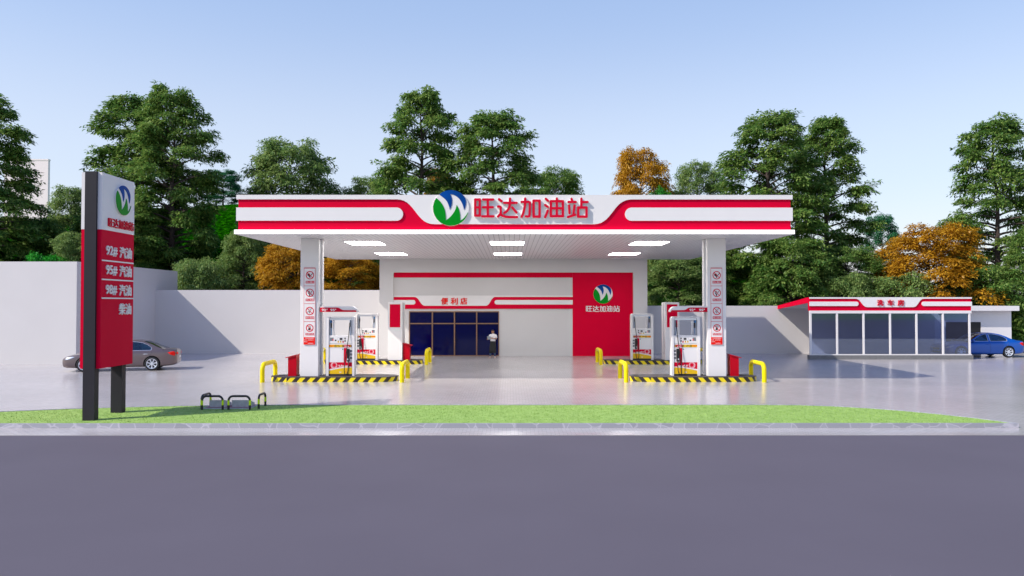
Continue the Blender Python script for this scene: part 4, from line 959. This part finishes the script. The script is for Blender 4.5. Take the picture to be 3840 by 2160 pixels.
    patch('number_plate', [(-.26, .56), (.26, .56), (.26, .67), (-.26, .67)], M['white'], 1, 'x', .01)
    return t
cb = car('car', 'blue saloon car driving out of the right end of the car wash', 'paint_blue', 7); cb.location = (27.92, 45.05, 0); cb.rotation_euler = (0, 0, R(1))
cn = car('car', 'brown grey saloon car parked behind the pylon sign', 'paint_brown', 7, 5.0); cn.location = (-18.57, 36.25, 0); cn.rotation_euler = (0, 0, R(15))

# ------------------------------------------------------------------ person
pn = thing('person', 'person with ponytail in white T-shirt and long dark apron in front of the shop glazing', 'person', (0, 0, 0))
J = [((0, 0, .93), .09, -1), ((0, .01, 1.08), .095, 0), ((0, .0, 1.25), .112, 1), ((0, .01, 1.365), .07, 2), ((-.008, .0, 1.43), .045, 3), ((-.015, -.012, 1.475), .055, 4), ((-.02, -.02, 1.535), .078, 5), ((-.018, -.008, 1.60), .068, 6),
     ((.085, 0, .86), .07, 0), ((.105, -.005, .48), .052, 8), ((.115, .02, .12), .036, 9), ((-.085, 0, .86), .07, 0), ((-.125, -.01, .48), .052, 11), ((-.15, .01, .12), .036, 12)]
def arm(sh_, el_, wr_, pm_):
    b = len(J); J.append((sh_, .047, 2)); J.append((el_, .036, b)); J.append((wr_, .023, b+1)); J.append((pm_, .026, b+2)); return b+3
rh = arm((.165, .0, 1.345), (.205, .02, 1.11), (.02, -.215, 1.155), (-.035, -.275, 1.16))
lh = arm((-.165, .0, 1.345), (-.235, -.04, 1.12), (-.325, -.19, 1.09), (-.308, -.238, 1.115))
for hnd, dirs in ((rh, [(-.10, -.030, .055), (-.11, -.03, .03), (-.105, -.03, .005), (-.085, -.025, -.02), (-.03, -.045, .07)]),
                  (lh, [(.05, -.012, .075), (.068, -.010, .052), (.074, -.006, .028), (.062, -.004, .004), (-.012, -.060, .055)])):
    c = J[hnd][0]
    for q, d in enumerate(dirs):
        b = len(J); s_ = .55
        J.append(((c[0]+d[0]*.45, c[1]+d[1]*.45, c[2]+d[2]*.6), .0105, hnd)); J.append(((c[0]+d[0]*.8, c[1]+d[1]*.9, c[2]+d[2]*.9), .0095, b)); J.append(((c[0]+d[0], c[1]+d[1]*.8, c[2]+d[2]), .008, b+1))
me = bpy.data.meshes.new('body'); me.from_pydata([j[0] for j in J], [(i, j[2]) for i, j in enumerate(J) if j[2] >= 0], []); me.update()
bo = bpy.data.objects.new('body', me); sc.collection.objects.link(bo); md = bo.modifiers.new('k', 'SKIN')
for i, j in enumerate(J): me.skin_vertices[0].data[i].radius = (j[1], j[1])
me.skin_vertices[0].data[0].use_root = True
md = bo.modifiers.new('s', 'SUBSURF'); md.levels = 2
dg = bpy.context.evaluated_depsgraph_get(); dg.update(); m2 = bpy.data.meshes.new_from_object(bo.evaluated_get(dg)); bo.modifiers.clear(); bo.data = m2; bo.parent = pn
m2.materials.clear(); m2.materials.append(M['skin']); m2.polygons.foreach_set('use_smooth', [True]*len(m2.polygons)); BASE['body'] = (0, 0, 0)
def ell(cx, cy, z, a, b, n=20): return [(cx+a*math.cos(2*math.pi*i/n), cy+b*math.sin(2*math.pi*i/n), z) for i in range(n)]
def loft(rs, name, m, par=pn): return MB().rings([ell(*r) for r in rs]).build(name, M[m], par, smooth='all')
tee = loft([(0, 0, .965, .152, .118), (0, 0, 1.02, .152, .118), (0, 0, 1.15, .150, .120), (0, 0, 1.26, .160, .125), (0, 0, 1.33, .178, .112), (0, 0, 1.375, .155, .085), (0, .005, 1.41, .085, .065), (0, .005, 1.425, .058, .056)], 'shirt', 'tee')
for sg, e in ((1, (.20, .02, 1.17)), (-1, (-.222, -.03, 1.18))):
    MB().tube([(sg*.11, 0, 1.36), (sg*.145, 0, 1.345), (sg*.178, .0, 1.305), ((sg*.18+e[0])/2, e[1]/2, 1.24), e], 0, 14, rr=[.030, .050, .058, .058, .057]).build('sleeve', M['tee'], pn, smooth='all')
loft([(-.01, 0, .30, .212, .150), (-.01, 0, .45, .206, .148), (-.008, 0, .65, .194, .145), (-.004, 0, .82, .175, .138), (0, 0, .93, .160, .126), (0, 0, .985, .156, .122)], 'apron', 'apron')
for x, a in ((.115, 1), (-.15, -1)):
    loft([(x, .018, .10, .050, .052), (x, .015, .2, .054, .056), (x*.95, .01, .34, .062, .062), (x*.92, .0, .48, .066, .066)], 'trouser_leg', 'jean')
    sr = []
    for t_, wd, hh in ((0, .030, .05), (.15, .042, .09), (.4, .044, .085), (.7, .048, .060), (.92, .040, .045), (1, .02, .03)):
        yy = .07-.27*t_; xx = x+a*.03*t_-(.03 if a < 0 else 0)*t_
        sr.append([(xx+wd*math.cos(2*math.pi*i/14), yy, max(.0, .03+hh*.9*math.sin(2*math.pi*i/14)) if i < 8 else .0+.0) for i in range(14)])
    MB().rings(sr).build('shoe', M['shoe'], pn, smooth=True)
hr = MB(); rs = []
for i in range(9):
    row = []
    for j in range(24):
        q = 2*math.pi*j/24; front = max(0, -math.sin(q+.25)); a = math.pi*(i/8)*(.64-.36*min(1, front*1.5))
        row.append((-.015+.092*math.sin(a+.002)*math.cos(q), .004+.100*math.sin(a+.002)*math.sin(q), 1.556+.106*math.cos(a)))
    rs.append(row)
hr.rings(rs); hr.build('hair', M['hair'], pn, smooth='all')
MB().tube([(.03, .09, 1.60), (.06, .12, 1.57), (.075, .10, 1.50), (.07, .07, 1.43), (.065, .06, 1.40)], 0, 10, rr=[.03, .035, .032, .026, .008]).build('ponytail', M['hair'], pn, smooth='all')
MB().tube([(-.075, -.04, 1.50), (-.085, -.04, 1.44), (-.06, -.07, 1.40)], 0, 8, rr=[.02, .022, .012]).build('hair_lock', M['hair'], pn, smooth='all')
MB().tube([(-.045, -.095, 1.555), (-.052, -.115, 1.525), (-.047, -.098, 1.515)], 0, 8, rr=[.007, .012, .010]).build('nose', M['skin'], pn, smooth='all')
for x, y in ((-.075, -.082), (-.02, -.096)):
    MB().tube([(x-.008, y+.004, 1.548), (x+.008, y+.002, 1.548)], .0042, 8).build('eye', M['black'], pn, smooth='all'); MB().tube([(x-.014, y+.004, 1.564), (x+.013, y+.002, 1.565)], .0028, 6).build('eyebrow', M['hair'], pn)
MB().tube([(-.068, -.084, 1.492), (-.045, -.094, 1.488), (-.022, -.090, 1.492)], .006, 8).build('mouth', mat('lips', (.30, .06, .05), .5), pn, smooth='all')
for x in (-.088, .056): MB().tube([(x, -.008, 1.548), (x, -.006, 1.535), (x, -.006, 1.515)], 0, 8, rr=[.005, .010, .005]).build('ear', M['skin'], pn, smooth='all')
pn.location = (-1.02, 44.0, 0)
tb = MB().prism([rrect(-.10, -.095, .10, .095, .012)], 0, .009, lambda u, v, w: (-.215+u-v*.25, -.298-w-v*.3, 1.185+v-u*.03)).build('tablet', M['tablet']); tb.location = (-1.02, 44.0, 0)
tag(tb, 'light grey tablet held by the person in the apron', 'tablet')
bpy.context.view_layer.update()
